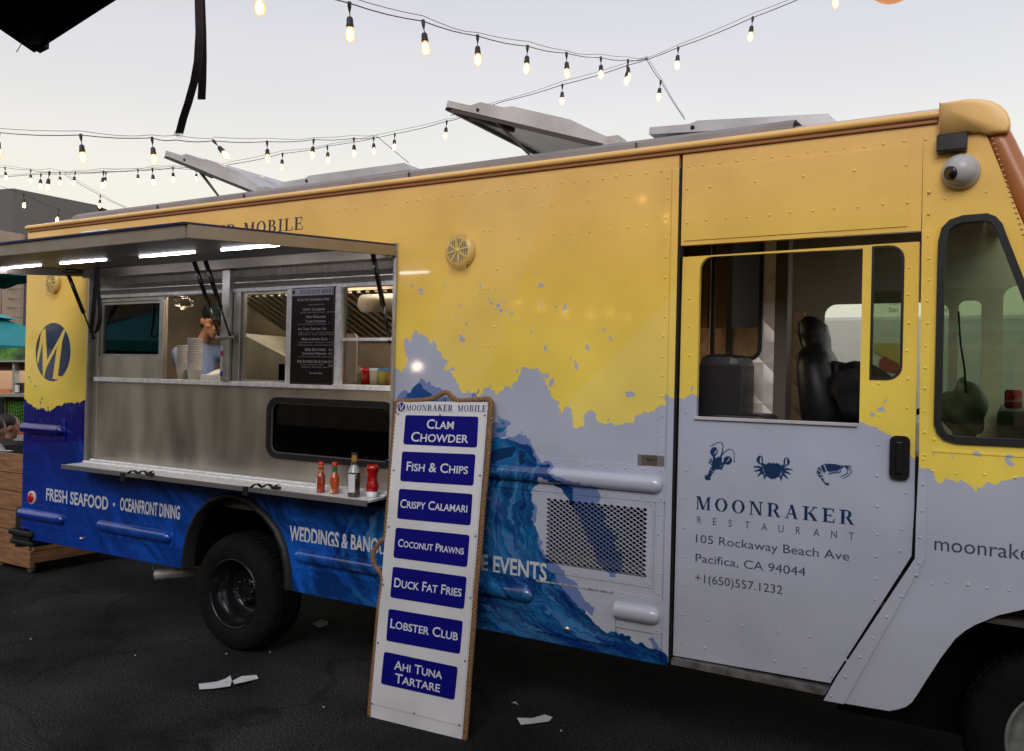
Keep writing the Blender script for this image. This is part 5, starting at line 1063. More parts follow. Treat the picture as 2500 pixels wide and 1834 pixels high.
lab(t_, x, y, 1.085, 1.180, .0340, 188, 238, LABC, name='front_label'); lab(t_, x, y, 1.128, 1.150, .0344, 190, 236, BLK, name='label_band'); lab(t_, x, y, 1.085, 1.182, .0340, 245, 318, LABW, name='back_label')
x, y = -2.905, -.07
t_ = bottle(x, y, 'upside-down red ketchup squeeze bottle standing on its white cap', 'ketchup bottle', [(.030, .03), (.034, .036), (.035, .062), (.028, .080), (.025, .105), (.028, .13), (.034, .142), (.036, .155), (.030, .172), (.0001, .174)], KET, extras=[('cap', [(.029, 0), (.030, .003), (.030, .03), (.02, .031)], WHITEP)])
lab(t_, x, y, 1.115, 1.165, .0290, 180, 235, LABW)
SZ = 1.656
def cupmesh():
    return MB().lathe([(.0001, 0), (.024, 0), (.031, .060), (.034, .0605), (.034, .064), (.031, .064)], (0, 0, 0), 'z', 18)
CO = ['first', 'second', 'third', 'fourth', 'fifth', 'sixth', 'seventh', 'eighth', 'ninth', 'tenth', 'eleventh', 'twelfth', 'thirteenth', 'fourteenth', 'fifteenth', 'sixteenth', 'seventeenth', 'eighteenth']
cm = None
def cup_stack(x, y, n, label, grp):
    global cm
    for i in range(n):
        loc = (x+random.uniform(-.001, .001), y, SZ+i*.0118)
        if cm is None: o = cupmesh().build('paper_cup', CUPM); cm = o
        else: o = cm.copy(); C.objects.link(o)
        o.location = loc; o.scale = (1.42, 1.42, 1.1); tag(o, label % ('bottom' if i == 0 else 'topmost' if i == n-1 else CO[i]+' from the bottom'), 'paper cup', grp)
cup_stack(W(447, 930, .17).x, .17, 14, 'white paper cup, %s, in the shorter stack on the serving sill', 'cups of the shorter stack')
cup_stack(W(474, 930, .12).x, .12, 18, 'white paper cup, %s, in the taller stack on the serving sill', 'cups of the taller stack')
p = W(530, 928, .14)
bx = thing('takeout_box', (p.x, .14, SZ), 'white folded takeout box open on the sill beside the cup stacks', 'takeout box')
MB().box(p.x-.09, .08, SZ, p.x+.09, .22, SZ+.035, .004).build('tray', WHITEP, bx); MB().obox((p.x-.01, .16, SZ+.055), (.085, 0, .01), (0, .05, .02), (0, 0, .002)).build('lid', WHITEP, bx)
p = W(697, 915, .10); cd_ = thing('card_holder', (p.x, .1, SZ), 'small clear card holder with cream card on the sill', 'card holder')
MB().box(p.x-.035, .09, SZ, p.x+.035, .094, SZ+.09).build('card', LABC, cd_); MB().box(p.x-.038, .080, SZ, p.x+.038, .084, SZ+.11).build('holder', GLASSC, cd_)
for px, lb, mm, mt in [(895, 'red plastic quart container behind the right serving window', KET, REDC), (916, 'clear deli container with pale lid beside the red container', LABC, WHITEP), (937, 'deli container with blue lid and yellow contents, nearer the red one', mat('mustard', (.45, .33, .06), .4), mat('blue_lid', (.03, .15, .32), .4)), (957, 'deli container with blue lid and orange contents by the window jamb', mat('relish', (.40, .17, .05), .4), MATS['blue_lid'])]:
    p = W(px, 932, .16); t_ = thing('deli_container', (p.x, .16, SZ), lb, 'food container'); MB().lathe([(.0001, 0), (.030, 0), (.034, .08)], (p.x, .16, SZ), 'z', 18).build('tub', mm, t_); MB().lathe([(.036, .08), (.036, .095), (.0001, .096)], (p.x, .16, SZ), 'z', 18).build('lid', mt, t_)
# plastic bag hanging inside, towel roll
def crumple(name, c, r, m_, seed, sc_=(1, 1, 1), parent=None, amp=.35, n=22):
    q = random.Random(seed); g = MB(); g.ball((0, 0, 0), 1, 1, 1, n, n//2); ph = [[q.uniform(-6, 6) for _ in range(4)] for _ in range(7)]
    for i, v in enumerate(g.v): k_ = 1+amp*sum(math.sin(p[0]*v.x+p[1]*v.y+p[2]*v.z+p[3]) for p in ph)/4; g.v[i] = Vector((c[0]+v.x*k_*r*sc_[0], c[1]+v.y*k_*r*sc_[1], c[2]+v.z*k_*r*sc_[2]))
    return g.build(name, m_, parent)
tag(crumple('plastic_bag', W(448, 738, .35), .055, glass('cling_film', (.8, .8, .78), .15, 1.35), 3, (1.5, 1, .9)), 'crumpled clear plastic bag hanging inside the serving window', 'plastic bag')
p = W(930, 740, .75); tr_ = thing('towel_roll', (p.x, p.y, p.z), 'white paper towel roll hanging under the hood at the right window', 'towel roll'); MB().lathe([(.02, -.15), (.06, -.15), (.06, .15), (.02, .15)], p, 'x', 20).build('paper', PAPER, tr_)

# things in the cab
tag(crumple('folded_jacket', W(2085, 960, 1.0), .17, mat('black_fabric', (.010, .010, .011), .8, bump=.5), 8, (1.1, 1, .9)), 'crumpled black jacket lying beside the driver seat', 'jacket')
bg_ = crumple('shopping_bag', W(2352, 1000, .40), .085, mat('grey_plastic', (.42, .42, .40), .35, noise=.3, nscale=10), 12, (1.0, .8, 1.35), amp=.42, n=40); tag(bg_, 'crumpled grey plastic bag behind the cab window', 'bag')
p = W(2474, 984, .5); can = thing('drink_can', (p.x, .5, 1.633), 'red soft drink can with white lettering on the dashboard', 'drink can')
MB().lathe([(.0001, 0), (.026, 0), (.033, .008), (.033, .070), (.028, .078), (.026, .078), (.0001, .076)], (p.x, .5, 1.633), 'z', 24).build('can', mat('can_red', (.45, .01, .012), .25, .3), can)
vs_, fs_ = text_polys('Coca-Cola', .012); w0 = max(v[0] for v in vs_)
MB().add([(p.x+.0336*math.sin((v[0]/w0-.5)*2.0-.0), .5-.0336*math.cos((v[0]/w0-.5)*2.0), 1.633+.028+(v[1])*.019+(v[0]/w0-.5)*.006) for v in vs_], fs_).build('can_lettering', WHITEP, can, flat=True)
cl = [W(2340, 760, .3), W(2345, 840, .3), W(2355, 900, .3), W(2358, 960, .32)]
tag(MB().tube(cl, .004, 6).build('phone_cable', BLK), 'thin black cable dangling behind the cab window', 'cable')

# ================================================================== leaning menu sign
pBL, pBR = G(898, 1750), G(1140, 1808); top0 = W(968, 985, -.07); top1 = W(1203, 978, -.07)
sn = (pBR-pBL).cross(((top0+top1)/2-(pBL+pBR)/2)).normalized(); sn = sn if sn.y < 0 else -sn
sx = (pBR-pBL).normalized(); sup = sn.cross(sx); sup = sup if sup.z > 0 else -sup
def SP(px, py, off=0.):
    d = ray(px, py); return CAM+d*((pBL-CAM).dot(sn)/d.dot(sn))+sn*off
def SC(x, y, off=0.): return SP(850+x/1.827, 930+y/1.827, off)
sign = thing('menu_sign', ((pBL+pBR)/2).to_tuple(), 'tall white menu sign with blue dish panels and rope edge, leaning on the truck', 'menu sign')
def slab(pts, off, th): 
    g = MB(); k_ = len(pts); f = [p+sn*off for p in pts]; b_ = [p+sn*(off-th) for p in pts]
    return g.add(f+b_, [tuple(range(k_)), tuple(range(2*k_-1, k_-1, -1))]+[(i, (i+1) % k_, k_+(i+1) % k_, k_+i) for i in range(k_)])
cn = [SC(96, 1498), SC(508, 1600), SC(624, 96), SC(217, 90)]
slab(cn, -.0, .018).build('board', SIGNW, sign)
slab([SC(218, 93), SC(622, 97), SC(620, 144), SC(216, 138)][::-1], .002, .002).build('header_panel', mat('header_panel_white', (.60, .60, .64), .4), sign)
slab([SC(104, 1437), SC(507, 1540), SC(615, 150), SC(213, 144)], .0035, .0035).build('front_sheet', SIGNW, sign)
letter_mesh('header_lettering', None, SC(258, 133), SC(467, 135), .0315, sup, sn, NAVY, sign, off=.0025, polys=serif_polys('MOONRAKER', .10))
letter_mesh('header_lettering', None, SC(488, 136), SC(617, 137.5), .0315, sup, sn, NAVY, sign, off=.0025, polys=serif_polys('MOBILE', .10))
ce = SC(238, 117); slab([ce+sx*.024*math.cos(a)+sup*.024*math.sin(a) for a in (2*math.pi*i/24 for i in range(24))], .003, .001).build('emblem', SIGNB, sign)
g = MB()
for a_, c_, w_ in (((-.018, -.012), (-.008, .018), .003), ((-.008, .018), (-.002, -.018), .004), ((-.002, -.018), (.014, .020), .003), ((.014, .020), (.006, -.02), .004)):
    g.add([ce+sx*(a_[0]-w_/2)+sup*a_[1]+sn*.0035, ce+sx*(a_[0]+w_/2)+sup*a_[1]+sn*.0035, ce+sx*(c_[0]+w_/2)+sup*c_[1]+sn*.0035, ce+sx*(c_[0]-w_/2)+sup*c_[1]+sn*.0035], [(0, 1, 2, 3)])
g.build('emblem_letter', SIGNT, sign)
PAN = [[(258, 153), (583, 160), (576, 298), (248, 283)], [(243, 315), (570, 328), (560, 468), (234, 447)], [(230, 481), (557, 505), (547, 645), (220, 614)], [(215, 654), (544, 688), (532, 831), (204, 788)], [(202, 828), (531, 874), (518, 1018), (190, 965)], [(183, 1016), (514, 1071), (500, 1218), (172, 1158)], [(163, 1207), (491, 1276), (476, 1423), (148, 1350)]]
TXT = [[('Clam', 352, 213, 472, 216, 42), ('Chowder', 282, 270, 537, 277, 43)], [('Fish & Chips', 262, 400, 536, 416, 41)], [('Crispy Calamari', 234, 565, 533, 587, 38)], [('Coconut Prawns', 224, 738, 518, 775, 34)], [('Duck Fat Fries', 207, 918, 507, 962, 41)], [('Lobster Club', 190, 1100, 491, 1158, 41)], [('Ahi Tuna', 207, 1285, 421, 1329, 39), ('Tartare', 210, 1344, 411, 1388, 41)]]
for q, tx in zip(PAN, TXT):
    c4 = [SC(*p) for p in q[::-1]]; rr = []                       # rounded corners
    for i in range(4):
        a_, b_, c_ = c4[i-1], c4[i], c4[(i+1) % 4]; u1 = (a_-b_).normalized()*.014; u2 = (c_-b_).normalized()*.014
        for k_ in range(5): t2 = k_/4; rr.append((b_+u1)*(1-t2)**2+b_*2*t2*(1-t2)+(b_+u2)*t2**2)
    o = slab(rr, .0055, .002).build('dish_panel', SIGNB, sign)
    for body_, x0, y0, x1, y1, hp in tx:
        a_, c_ = SC(x0, y0), SC(x1, y1); cap_ = hp/1.827/_pxm((a_+c_)/2); letter_mesh('panel_lettering', body_, a_, c_, cap_, sup, sn, SIGNT, o, off=.0062, bold=.012, smallcaps=.80)
scr = [(225, 148), (412, 152), (611, 154), (205, 398), (590, 422), (183, 651), (570, 692), (159, 908), (547, 967), (135, 1168), (523, 1248), (108, 1437), (296, 1482), (498, 1534)]
s0 = None
for x, y in scr:
    c_ = SC(x, y, .005)
    o = MB().ball(tuple(c_), .0055, .0055, .0055, 8, 6).build('screw', RIMG, sign)
# rope: three twisted strands following the edge
def rope(path, r=.013, pitch=.055, name='rope', parent=None):
    P_ = [Vector(p) for p in path]; D_ = [0]
    for i in range(1, len(P_)): D_.append(D_[-1]+(P_[i]-P_[i-1]).length)
    L_ = D_[-1]; n_ = int(L_/.007); pts = []
    j = 0
    for i in range(n_+1):
        s_ = L_*i/n_
        while j < len(D_)-2 and D_[j+1] < s_: j += 1
        u = (s_-D_[j])/max(1e-6, D_[j+1]-D_[j]); a, b_, c_, d0 = P_[max(0, j-1)], P_[j], P_[j+1], P_[min(len(P_)-1, j+2)]
        pts.append(.5*((2*b_)+(c_-a)*u+(2*a-5*b_+4*c_-d0)*u*u+(3*b_-a-3*c_+d0)*u**3))
    g = MB()
    for s3 in range(3):
        q = []
        for i, p in enumerate(pts):
            t_ = (pts[min(i+1, n_)]-pts[max(0, i-1)]).normalized(); e1 = (sn-t_*sn.dot(t_)).normalized(); e2 = t_.cross(e1); a = 2*math.pi*(L_*i/n_/pitch+s3/3)
            q.append(p+(e1*math.cos(a)+e2*math.sin(a))*r*.52)
        g.tube(q, r*.56, 6)
    return g.build(name, ROPE, parent)
RP = [(93, 1495), (96, 1440), (108, 1300), (122, 1150), (136, 1000), (150, 905), (151, 880), (140, 855), (118, 825), (108, 795), (112, 760), (135, 725), (160, 700), (166, 670), (172, 600), (184, 450), (196, 300), (208, 160), (214, 100), (224, 88), (280, 88), (340, 84), (385, 74), (412, 58), (428, 50), (443, 53), (462, 72), (490, 88), (540, 85), (590, 82), (622, 80), (634, 90), (636, 110), (630, 200), (616, 400), (600, 560), (588, 720), (574, 860), (566, 940), (556, 1100), (540, 1300), (526, 1500), (518, 1602)]
rp = rope([SC(x, y, -.006) for x, y in RP], parent=sign)
# ================================================================== string lights over the yard
ORD = ['first', 'second', 'third', 'fourth', 'fifth', 'sixth', 'seventh', 'eighth', 'ninth', 'tenth', 'eleventh', 'twelfth', 'thirteenth', 'fourteenth']
proto = None
def make_bulb():
    t_ = bpy.data.objects.new('string_bulb', None); C.objects.link(t_); SCENE_BASE[t_.name] = Vector((0, 0, 0))
    MB().lathe([(.010, .008), (.012, 0), (.011, -.02), (.005, -.045), (.003, -.05)], (0, 0, 0), 'z', 10).tube([(0, 0, -.045), (0.003, 0, -.075)], .003, 6).build('clip', SOCK, t_)
    MB().lathe([(.003, -.068), (.014, -.074), (.0185, -.084), (.0195, -.110), (.0215, -.112), (.0215, -.124), (.019, -.126)], (0, 0, 0), 'z', 14).build('socket', SOCK, t_)
    MB().lathe([(.015, -.124), (.022, -.140), (.0275, -.165), (.0275, -.180), (.022, -.196), (.012, -.206), (.001, -.209)], (0, 0, 0), 'z', 16).build('bulb', BULBG, t_)
    MB().lathe([(.004, -.128), (.0105, -.14), (.013, -.165), (.0105, -.188), (.001, -.197)], (0, 0, 0), 'z', 10).build('filament_glow', FILB, t_)
    g = MB()
    for k_ in range(6): a = k_*math.pi/3; g.tube([(.006*math.cos(a), .006*math.sin(a), -.132), (.017*math.cos(a), .017*math.sin(a), -.160), (.010*math.cos(a), .010*math.sin(a), -.192)], .0011, 4)
    g.build('filament', FILA, t_); return t_
def copy_tree(o, parent=None):
    c_ = o.copy(); C.objects.link(c_); c_.parent = parent
    for ch in o.children: copy_tree(ch, c_)
    return c_
def place_bulb(p, label, grp, rot=(0, 0, 0), s=1.):
    global proto
    if proto is None: proto = make_bulb(); o = proto
    else: o = copy_tree(proto)
    o.location = p; o.rotation_euler = rot; o.scale = (s, s, s); tag(o, label, 'light bulb', grp); return o
BL = .209
def string(nm, bulbs, ends0, ends1, sep=.0, grp=None, desc='', r=.0035, twin=True):
    """bulbs: (x, y of the clip, picture length); ends: (x, y, depth)"""
    nodes = [DP(x, y, d) for x, y, d in ends0]; pb = [DP(x, y, F*BL/L_) for x, y, L_ in bulbs]; path = nodes+pb+[DP(x, y, d) for x, y, d in ends1]
    t_ = thing('light_string', path[0].to_tuple(), desc, 'string light cable')
    sm_ = []
    for i in range(len(path)-1): sm_ += [path[i].lerp(path[i+1], k_/4)-Vector((0, 0, .012*math.sin(math.pi*k_/4))) for k_ in range(4)]
    sm_.append(path[-1]); MB().tube(sm_, r, 6).build('cable', WIRE, t_)
    if twin: MB().tube([p+Vector((0, 0, .015+.022*abs(math.sin(i*.31+len(bulbs))))) for i, p in enumerate(sm_)], r*.6, 5).build('support_wire', WIRE, t_)
    for i, (p, b3) in enumerate(zip(pb, bulbs)):
        place_bulb(p, 'lit bulb, %s from left, %s' % (ORD[i], nm), grp or 'bulbs on the '+nm, rot=(random.uniform(-.12, .12), random.uniform(-.14, .14), random.uniform(0, 6)))
string('long string above truck roof', [(628, -66, 108), (853, 8, 92), (1033, 52, 86), (1166, 88, 75), (1288, 113, 68), (1383, 130, 62), (1467, 141, 55), (1533, 147, 51)], [(300, -160, 3.2)], [(1578, 144, 8.3)], desc='twin cable of bulbs crossing the sky high above the truck')
string('string rising to top right', [(1373, 207, 50), (1532, 160, 51), (1656, 116, 54), (1838, 43, 58), (2041, -44, 64)], [(1100, 282, 9.5), (1235, 246, 9.2)], [(2300, -160, 6)], desc='cable of bulbs rising from the open roof lid to the top right')
string('cable falling to front roof lid', [(1613, 198, 50)], [(1578, 144, 8.3)], [(1672, 292, 8.6)], desc='short cable stretched down to the front roof lid')
string('left string over truck rear', [(-3, 324, 62), (197, 330, 69), (371, 337, 66)], [(-200, 305, 6.5)], [(430, 342, 6.4), (521, 344, 7)], desc='twin cable of bulbs entering from the left over the truck rear')
for p, l_, r_ in [((521, 344, 64), 'tilted lit bulb catching glare above the rear open roof lid', (.2, -.75, 0))]: place_bulb(DP(p[0], p[1], F*BL/p[2]), l_, 'bulbs near the rear lid', r_)
string('string between the open lids', [(652, 346, 54), (766, 341, 50), (864, 338, 46), (912, 336, 43)], [(521, 344, 7)], [(921, 334, 9.5)], desc='cable of bulbs between the rear lid and the junction')
string('string ending behind big lid', [(690, 375, 42), (799, 357, 44), (964, 327, 42), (1091, 296, 46)], [(560, 402, 10)], [(1136, 282, 9.4)], desc='lower cable of bulbs rising behind the big open roof lid')
string('far string above grey building', [(12, 409, 32), (75, 415, 33), (121, 420, 49), (146, 420, 33), (184, 420, 35), (253, 419, 44), (337, 414, 35), (372, 412, 43), (422, 409, 38), (479, 414, 30)], [(-150, 400, 13)], [(560, 402, 14)], desc='far cable of small bulbs low over the grey building')
string('second far string at left', [(100, 425, 38), (259, 421, 34)], [(-150, 440, 14)], [(500, 405, 13)], desc='far cable crossing just below the far string')
string('cable sloping behind roof at left', [(245, 477, 32)], [(155, 425, 13)], [(308, 508, 12)], desc='sloping cable running down behind the truck roof at left')
string('single cable crossing grey building', [(58, 474, 34), (144, 511, 33)], [(-60, 430, 12)], [(200, 538, 12)], desc='single black cable sloping across the grey building', twin=False)
tag(MB().tube([DP(921, 334, 9.5), DP(998, 398, 9.4)], .004, 6).build('guy_wire', WIRE), 'thin guy wire from the string junction down to the closed rear lid', 'wire')
tag(MB().ball(tuple(DP(1578, 144, 8.3)), .012, n=8, m_=6).build('wire_joint', WIRE), 'small knot where the two bulb strings meet above the truck', 'wire joint')
lt_ = thing('round_lantern', DP(2180, -60, 6).to_tuple(), 'orange round lantern just touching the top edge of the photo', 'lantern')
c_ = DP(2180, -58, 6); MB().ball(tuple(c_), .185, .185, .185, 24, 16).build('paper_shade', mat('orange_paper', (.8, .3, .12), .6, emit=(1, .45, .2), es=.5), lt_); MB().tube([c_+Vector((0, 0, .18)), c_+Vector((0, 0, .6))], .004, 6).build('cord', WIRE, lt_)

# ================================================================== dark canopy corner and hanging webbing, near the camera
zc = 2.35; K = G(85, 72, zc); A1 = G(0, 18, zc); B1 = G(215, 0, zc); da = (A1-K).normalized(); db = (B1-K).normalized()
can_ = thing('dark_umbrella', (K+da*1.4+db*1.4).to_tuple()[:2]+(0,), 'dark fabric umbrella whose corner hangs in at the top left', 'umbrella')
apex = K+da*1.35+db*1.35+Vector((0, 0, .5)); cor = [K, K+da*2.7, K+da*2.7+db*2.7, K+db*2.7]
g = MB()
for i in range(4):
    a_, b_ = cor[i], cor[(i+1) % 4]; n_ = 10; row = [[a_.lerp(b_, j/n_).lerp(apex, k_/5)-Vector((0, 0, .05*math.sin(math.pi*j/n_)*(-1 if k_ == 0 else -.4))) for j in range(n_+1)] for k_ in range(6)]
    g.add([p for r_ in row for p in r_], [(k_*(n_+1)+j, k_*(n_+1)+j+1, (k_+1)*(n_+1)+j+1, (k_+1)*(n_+1)+j) for k_ in range(5) for j in range(n_)], True)
    e = [row[0][j] for j in range(n_+1)]; g.add(e+[p+Vector((0, 0, -.045)) for p in e], [(j, j+1, n_+2+j, n_+1+j) for j in range(n_)])
g.build('canopy', DARKF, can_)
MB().ball(tuple(K+Vector((0, 0, -.02))+da*.03+db*.03), .030, .03, .026, 10, 8).obox(K+da*.02-Vector((0, 0, .01)), da*.05, db*.02, (0, 0, .02)).build('corner_pocket', DARKF, can_)
MB().tube([apex+Vector((0, 0, -.05)), Vector((apex.x, apex.y, 0))], .022, 12).build('pole', BLKG, can_)
for px0, py0, px1, py1 in ((65, 70, 40, 128), (84, 72, 84, 112)):
    a_, b_ = G(px0, py0, zc), DP(px1, py1, (K-CAM).dot(fwd)); MB().tube([a_, a_.lerp(b_, .5)+Vector((.004, 0, -.003)), b_], .0008, 4).build('loose_thread', SOCK, can_)
def webbing(pts, dist, w_, label):
    P_ = [DP(x, y, dist) for x, y in pts]; g = MB(); q = []
    for i in range(len(P_)-1): q += [P_[i].lerp(P_[i+1], k_/4) for k_ in range(4)]
    q.append(P_[-1]); t2 = rgt
    k_ = len(q); vs = [p+t2*w_/2*s_+fwd*.0012*h_ for p in q for s_, h_ in ((-1, -1), (1, -1), (1, 1), (-1, 1))]
    g.add(vs, [(4*i+j, 4*i+(j+1) % 4, 4*i+4+(j+1) % 4, 4*i+4+j) for i in range(k_-1) for j in range(4)]+[(0, 1, 2, 3), (4*k_-4, 4*k_-3, 4*k_-2, 4*k_-1)])
    o = g.build('hanging_strap', DARKF); return tag(o, label, 'strap', None)
webbing([(484, -160), (485, 0), (487, 80), (483, 150), (474, 200), (460, 250), (447, 290), (438, 325)], 1.5, .0140, 'longer black webbing strap curling left, hanging from above')
webbing([(491, -160), (491, 0), (494, 80), (495, 140), (494, 200), (492, 243)], 1.52, .0140, 'shorter black webbing strap hanging straight from above')
g = MB()
for k_ in range(9):
    x0 = 425+k_*2.6; g.tube([DP(x0+3, 320+k_*.8, 1.5), DP(x0-3+random.uniform(-3, 3), 326+random.uniform(0, 6), 1.5), DP(x0-2+random.uniform(-5, 5), 330+random.uniform(0, 9), 1.5)], .0004, 4)
tag(g.build('frayed_threads', SOCK), kind='stuff')

# ================================================================== left background
WALLB = mat('beige_wall', (.52, .40, .30), .8, noise=.08, nscale=2); WALLG = mat('grey_cladding', (.20, .195, .18), .8, noise=.06); WALLD = mat('shaded_grey_cladding', (.09, .088, .085), .8)  # last one is the grey cladding with its shaded side put into the colour
def prism(top, m_, name, par, back=6.):
    g = MB(); bd = Vector((fwd.x, fwd.y, 0)).normalized()*back; t2 = [Vector(p) for p in top]; k_ = len(t2)
    f = t2+[Vector((p.x, p.y, -.1)) for p in t2]; b_ = [p+bd for p in f]
    g.add(f+b_, [(i, i+1, k_+i+1, k_+i) for i in range(k_-1)]+[(2*k_+i, 2*k_+i+1, 3*k_+i+1, 3*k_+i) for i in range(k_-1)]+[(i, i+1, 2*k_+i+1, 2*k_+i) for i in range(k_-1)]+[(0, k_, 3*k_, 2*k_), (k_-1, 2*k_-1, 4*k_-1, 3*k_-1)])
    return g.build(name, m_, par)
gb = thing('grey_building', (DP(120, 900, 34).x, DP(120, 900, 34).y, 0), 'tall grey building with slanted roofline behind the string lights', 'building')
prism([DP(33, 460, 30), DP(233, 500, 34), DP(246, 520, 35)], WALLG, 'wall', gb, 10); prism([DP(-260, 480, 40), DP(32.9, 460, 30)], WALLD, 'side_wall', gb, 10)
bb = thing('beige_building', (DP(20, 900, 20).x, DP(20, 900, 20).y, 0), 'beige panelled building wall between the truck and the grey building', 'building')
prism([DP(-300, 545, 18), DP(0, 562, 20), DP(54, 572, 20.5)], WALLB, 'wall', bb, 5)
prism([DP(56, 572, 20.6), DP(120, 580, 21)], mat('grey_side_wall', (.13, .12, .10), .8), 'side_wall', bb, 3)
for i, py in enumerate((600, 618, 640, 662, 684, 706, 730, 752, 775)):
    a_, b_ = DP(-40, py-3, 19.9), DP(54, py, 20.4); MB().tube([a_, b_], .012, 4).build('panel_joint', mat('joint_%d' % i, (.30, .22, .16), .8), bb)
MB().tube([DP(3, 565, 19.95), DP(3, 800, 19.95)], .012, 4).build('panel_joint', MATS['joint_0'], bb)
def umbrella(c, ze, zp, half, label, rot=.3, m_=TEAL):
    t_ = thing('patio_umbrella', (c[0], c[1], 0), label, 'umbrella', 'teal patio umbrellas'); N_ = 4
    ap = Vector((c[0], c[1], zp)); cr_ = [Vector((c[0]+half*1.414*math.cos(rot+i*math.pi/2), c[1]+half*1.414*math.sin(rot+i*math.pi/2), ze)) for i in range(4)]
    for i in range(4):
        a_, b_ = cr_[i], cr_[(i+1) % 4]; g = MB(); n_ = 6; rows = [[a_.lerp(b_, j/n_).lerp(ap, k_/5*.93)-Vector((0, 0, .04*math.sin(math.pi*k_/5))) for j in range(n_+1)] for k_ in range(6)]
        g.add([p for r_ in rows for p in r_], [(k_*(n_+1)+j, k_*(n_+1)+j+1, (k_+1)*(n_+1)+j+1, (k_+1)*(n_+1)+j) for k_ in range(5) for j in range(n_)], True)
        e = rows[0]; g.add(e+[p+Vector((0, 0, -.13+.01*math.sin(j*2))) for j, p in enumerate(e)], [(j, j+1, n_+2+j, n_+1+j) for j in range(n_)]); g.build('canopy_panel', m_, t_)
        MB().tube([a_, ap.lerp(a_, .05)-Vector((0, 0, .05))], .012, 6).build('rib', WIRE, t_)
        v0, v1 = ap.lerp(a_, .24)+Vector((0, 0, .05)), ap.lerp(b_, .24)+Vector((0, 0, .05)); mm_ = (v0+v1)/2-Vector((0, 0, .01))
        MB().add([ap+Vector((0, 0, .05)), v0, mm_+Vector((0, 0, .03)), v1], [(0, 1, 2), (0, 2, 3)]).build('vent_flap', TEALL, t_)
    MB().tube([(c[0], c[1], zp+.12), (c[0], c[1], 0)], .025, 10).build('pole', WIRE, t_)
    return t_
c_ = DP(-25, 768, 13.); umbrella((c_.x, c_.y), DP(0, 843, 12.)[2], c_.z, 1.35, 'teal patio umbrella behind the truck at the left, below the awning', .55)
c_ = DP(-190, 575, 9.6); umbrella((c_.x, c_.y), DP(0, 640, 9.3)[2], c_.z+.1, 1.05, 'teal patio umbrella edge just under the awning at the far left', .5)
# the other food truck with green and orange artwork
ot = thing('second_food_truck', (DP(0, 1000, 9.5).x, DP(0, 1000, 9.5).y, 0), 'colourful food truck with green scales on brick red at the left edge', 'food truck')
fh = Vector((fwd.x, fwd.y, 0)).normalized()
def oplate(name, x0, y0, x1, y1, d, th, m_, par=ot, **kw):
    P4 = [DP(x0, y0, d), DP(x1, y0, d), DP(x1, y1, d), DP(x0, y1, d)]; g = MB().add(P4+[p+fh*th for p in P4], [(0, 1, 2, 3), (4, 5, 6, 7), (0, 1, 5, 4), (1, 2, 6, 5), (2, 3, 7, 6), (3, 0, 4, 7)]); return g.build(name, m_, par, **kw)
GA = mat('green_foliage_art', (.10, .26, .04), .4, noise=.8, nscale=9, col2=(.03, .05, .03)); BR_ = mat('brick_red_art', (.36, .075, .035), .4, noise=.4, nscale=14)
oplate('header_art', -300, 850, 80, 880, 9.5, .2, GA); oplate('ledge', -300, 880, 80, 884, 9.4, .25, ALU); oplate('window_back', -300, 884, 80, 964, 10.4, .05, mat('glowing_kitchen_wall', (.6, .40, .25), .6, emit=(1, .6, .35), es=.35))  # back wall emits faintly to stand in for the lit interior
oplate('lower_ledge', -300, 962, 80, 969, 9.35, .3, ALU); oplate('body_art', -300, 969, 80, 1062, 9.5, .2, BR_); oplate('skirt', -300, 1062, 80, 1076, 9.45, .2, mat('skirt_grey', (.28, .27, .25), .5)); oplate('window_frame', -60, 971, 11, 1052, 9.44, .05, ALU); oplate('dark_window', -56, 975, 7, 1048, 9.42, .02, BLK)
oplate('window_post', 30, 884, 35, 962, 9.45, .1, ALU); oplate('menu_card', 36, 940, 44, 958, 9.44, .03, PAPER); oplate('window_shade', -300, 884, 80, 905, 9.6, .05, mat('shade_brown', (.25, .14, .09), .7)); oplate('dark_shelf_item', 44, 935, 52, 960, 9.5, .1, BLK)
oplate('serving_tray', -40, 950, 25, 960, 9.6, .1, mat('orange_food', (.6, .22, .08), .5)); oplate('rear_body', -300, 850, -200, 1076, 9.7, 2., WALLG)
GRN = mat('scale_green', (.10, .33, .03), .35, noise=.2, nscale=10); LIN = mat('scale_line', (.02, .06, .01), .5)
sc4 = [DP(x, y, 9.49) for x, y in [(20, 970), (62, 970), (62, 1030), (50, 1040), (36, 1036), (26, 1022), (20, 1000)]]; MB().add(sc4, [tuple(range(7))]).build('scale_art', GRN, ot)
g = MB()
for k_ in range(7): g.tube([DP(22+k_*6, 971, 9.48), DP(24+k_*6, 1000, 9.48), DP(30+k_*5, 1030, 9.48)], .004, 4); g.tube([DP(21, 974+k_*9, 9.48), DP(40, 980+k_*9, 9.48), DP(61, 976+k_*9, 9.48)], .004, 4)
g.build('scale_lines', LIN, ot, kind='stuff')
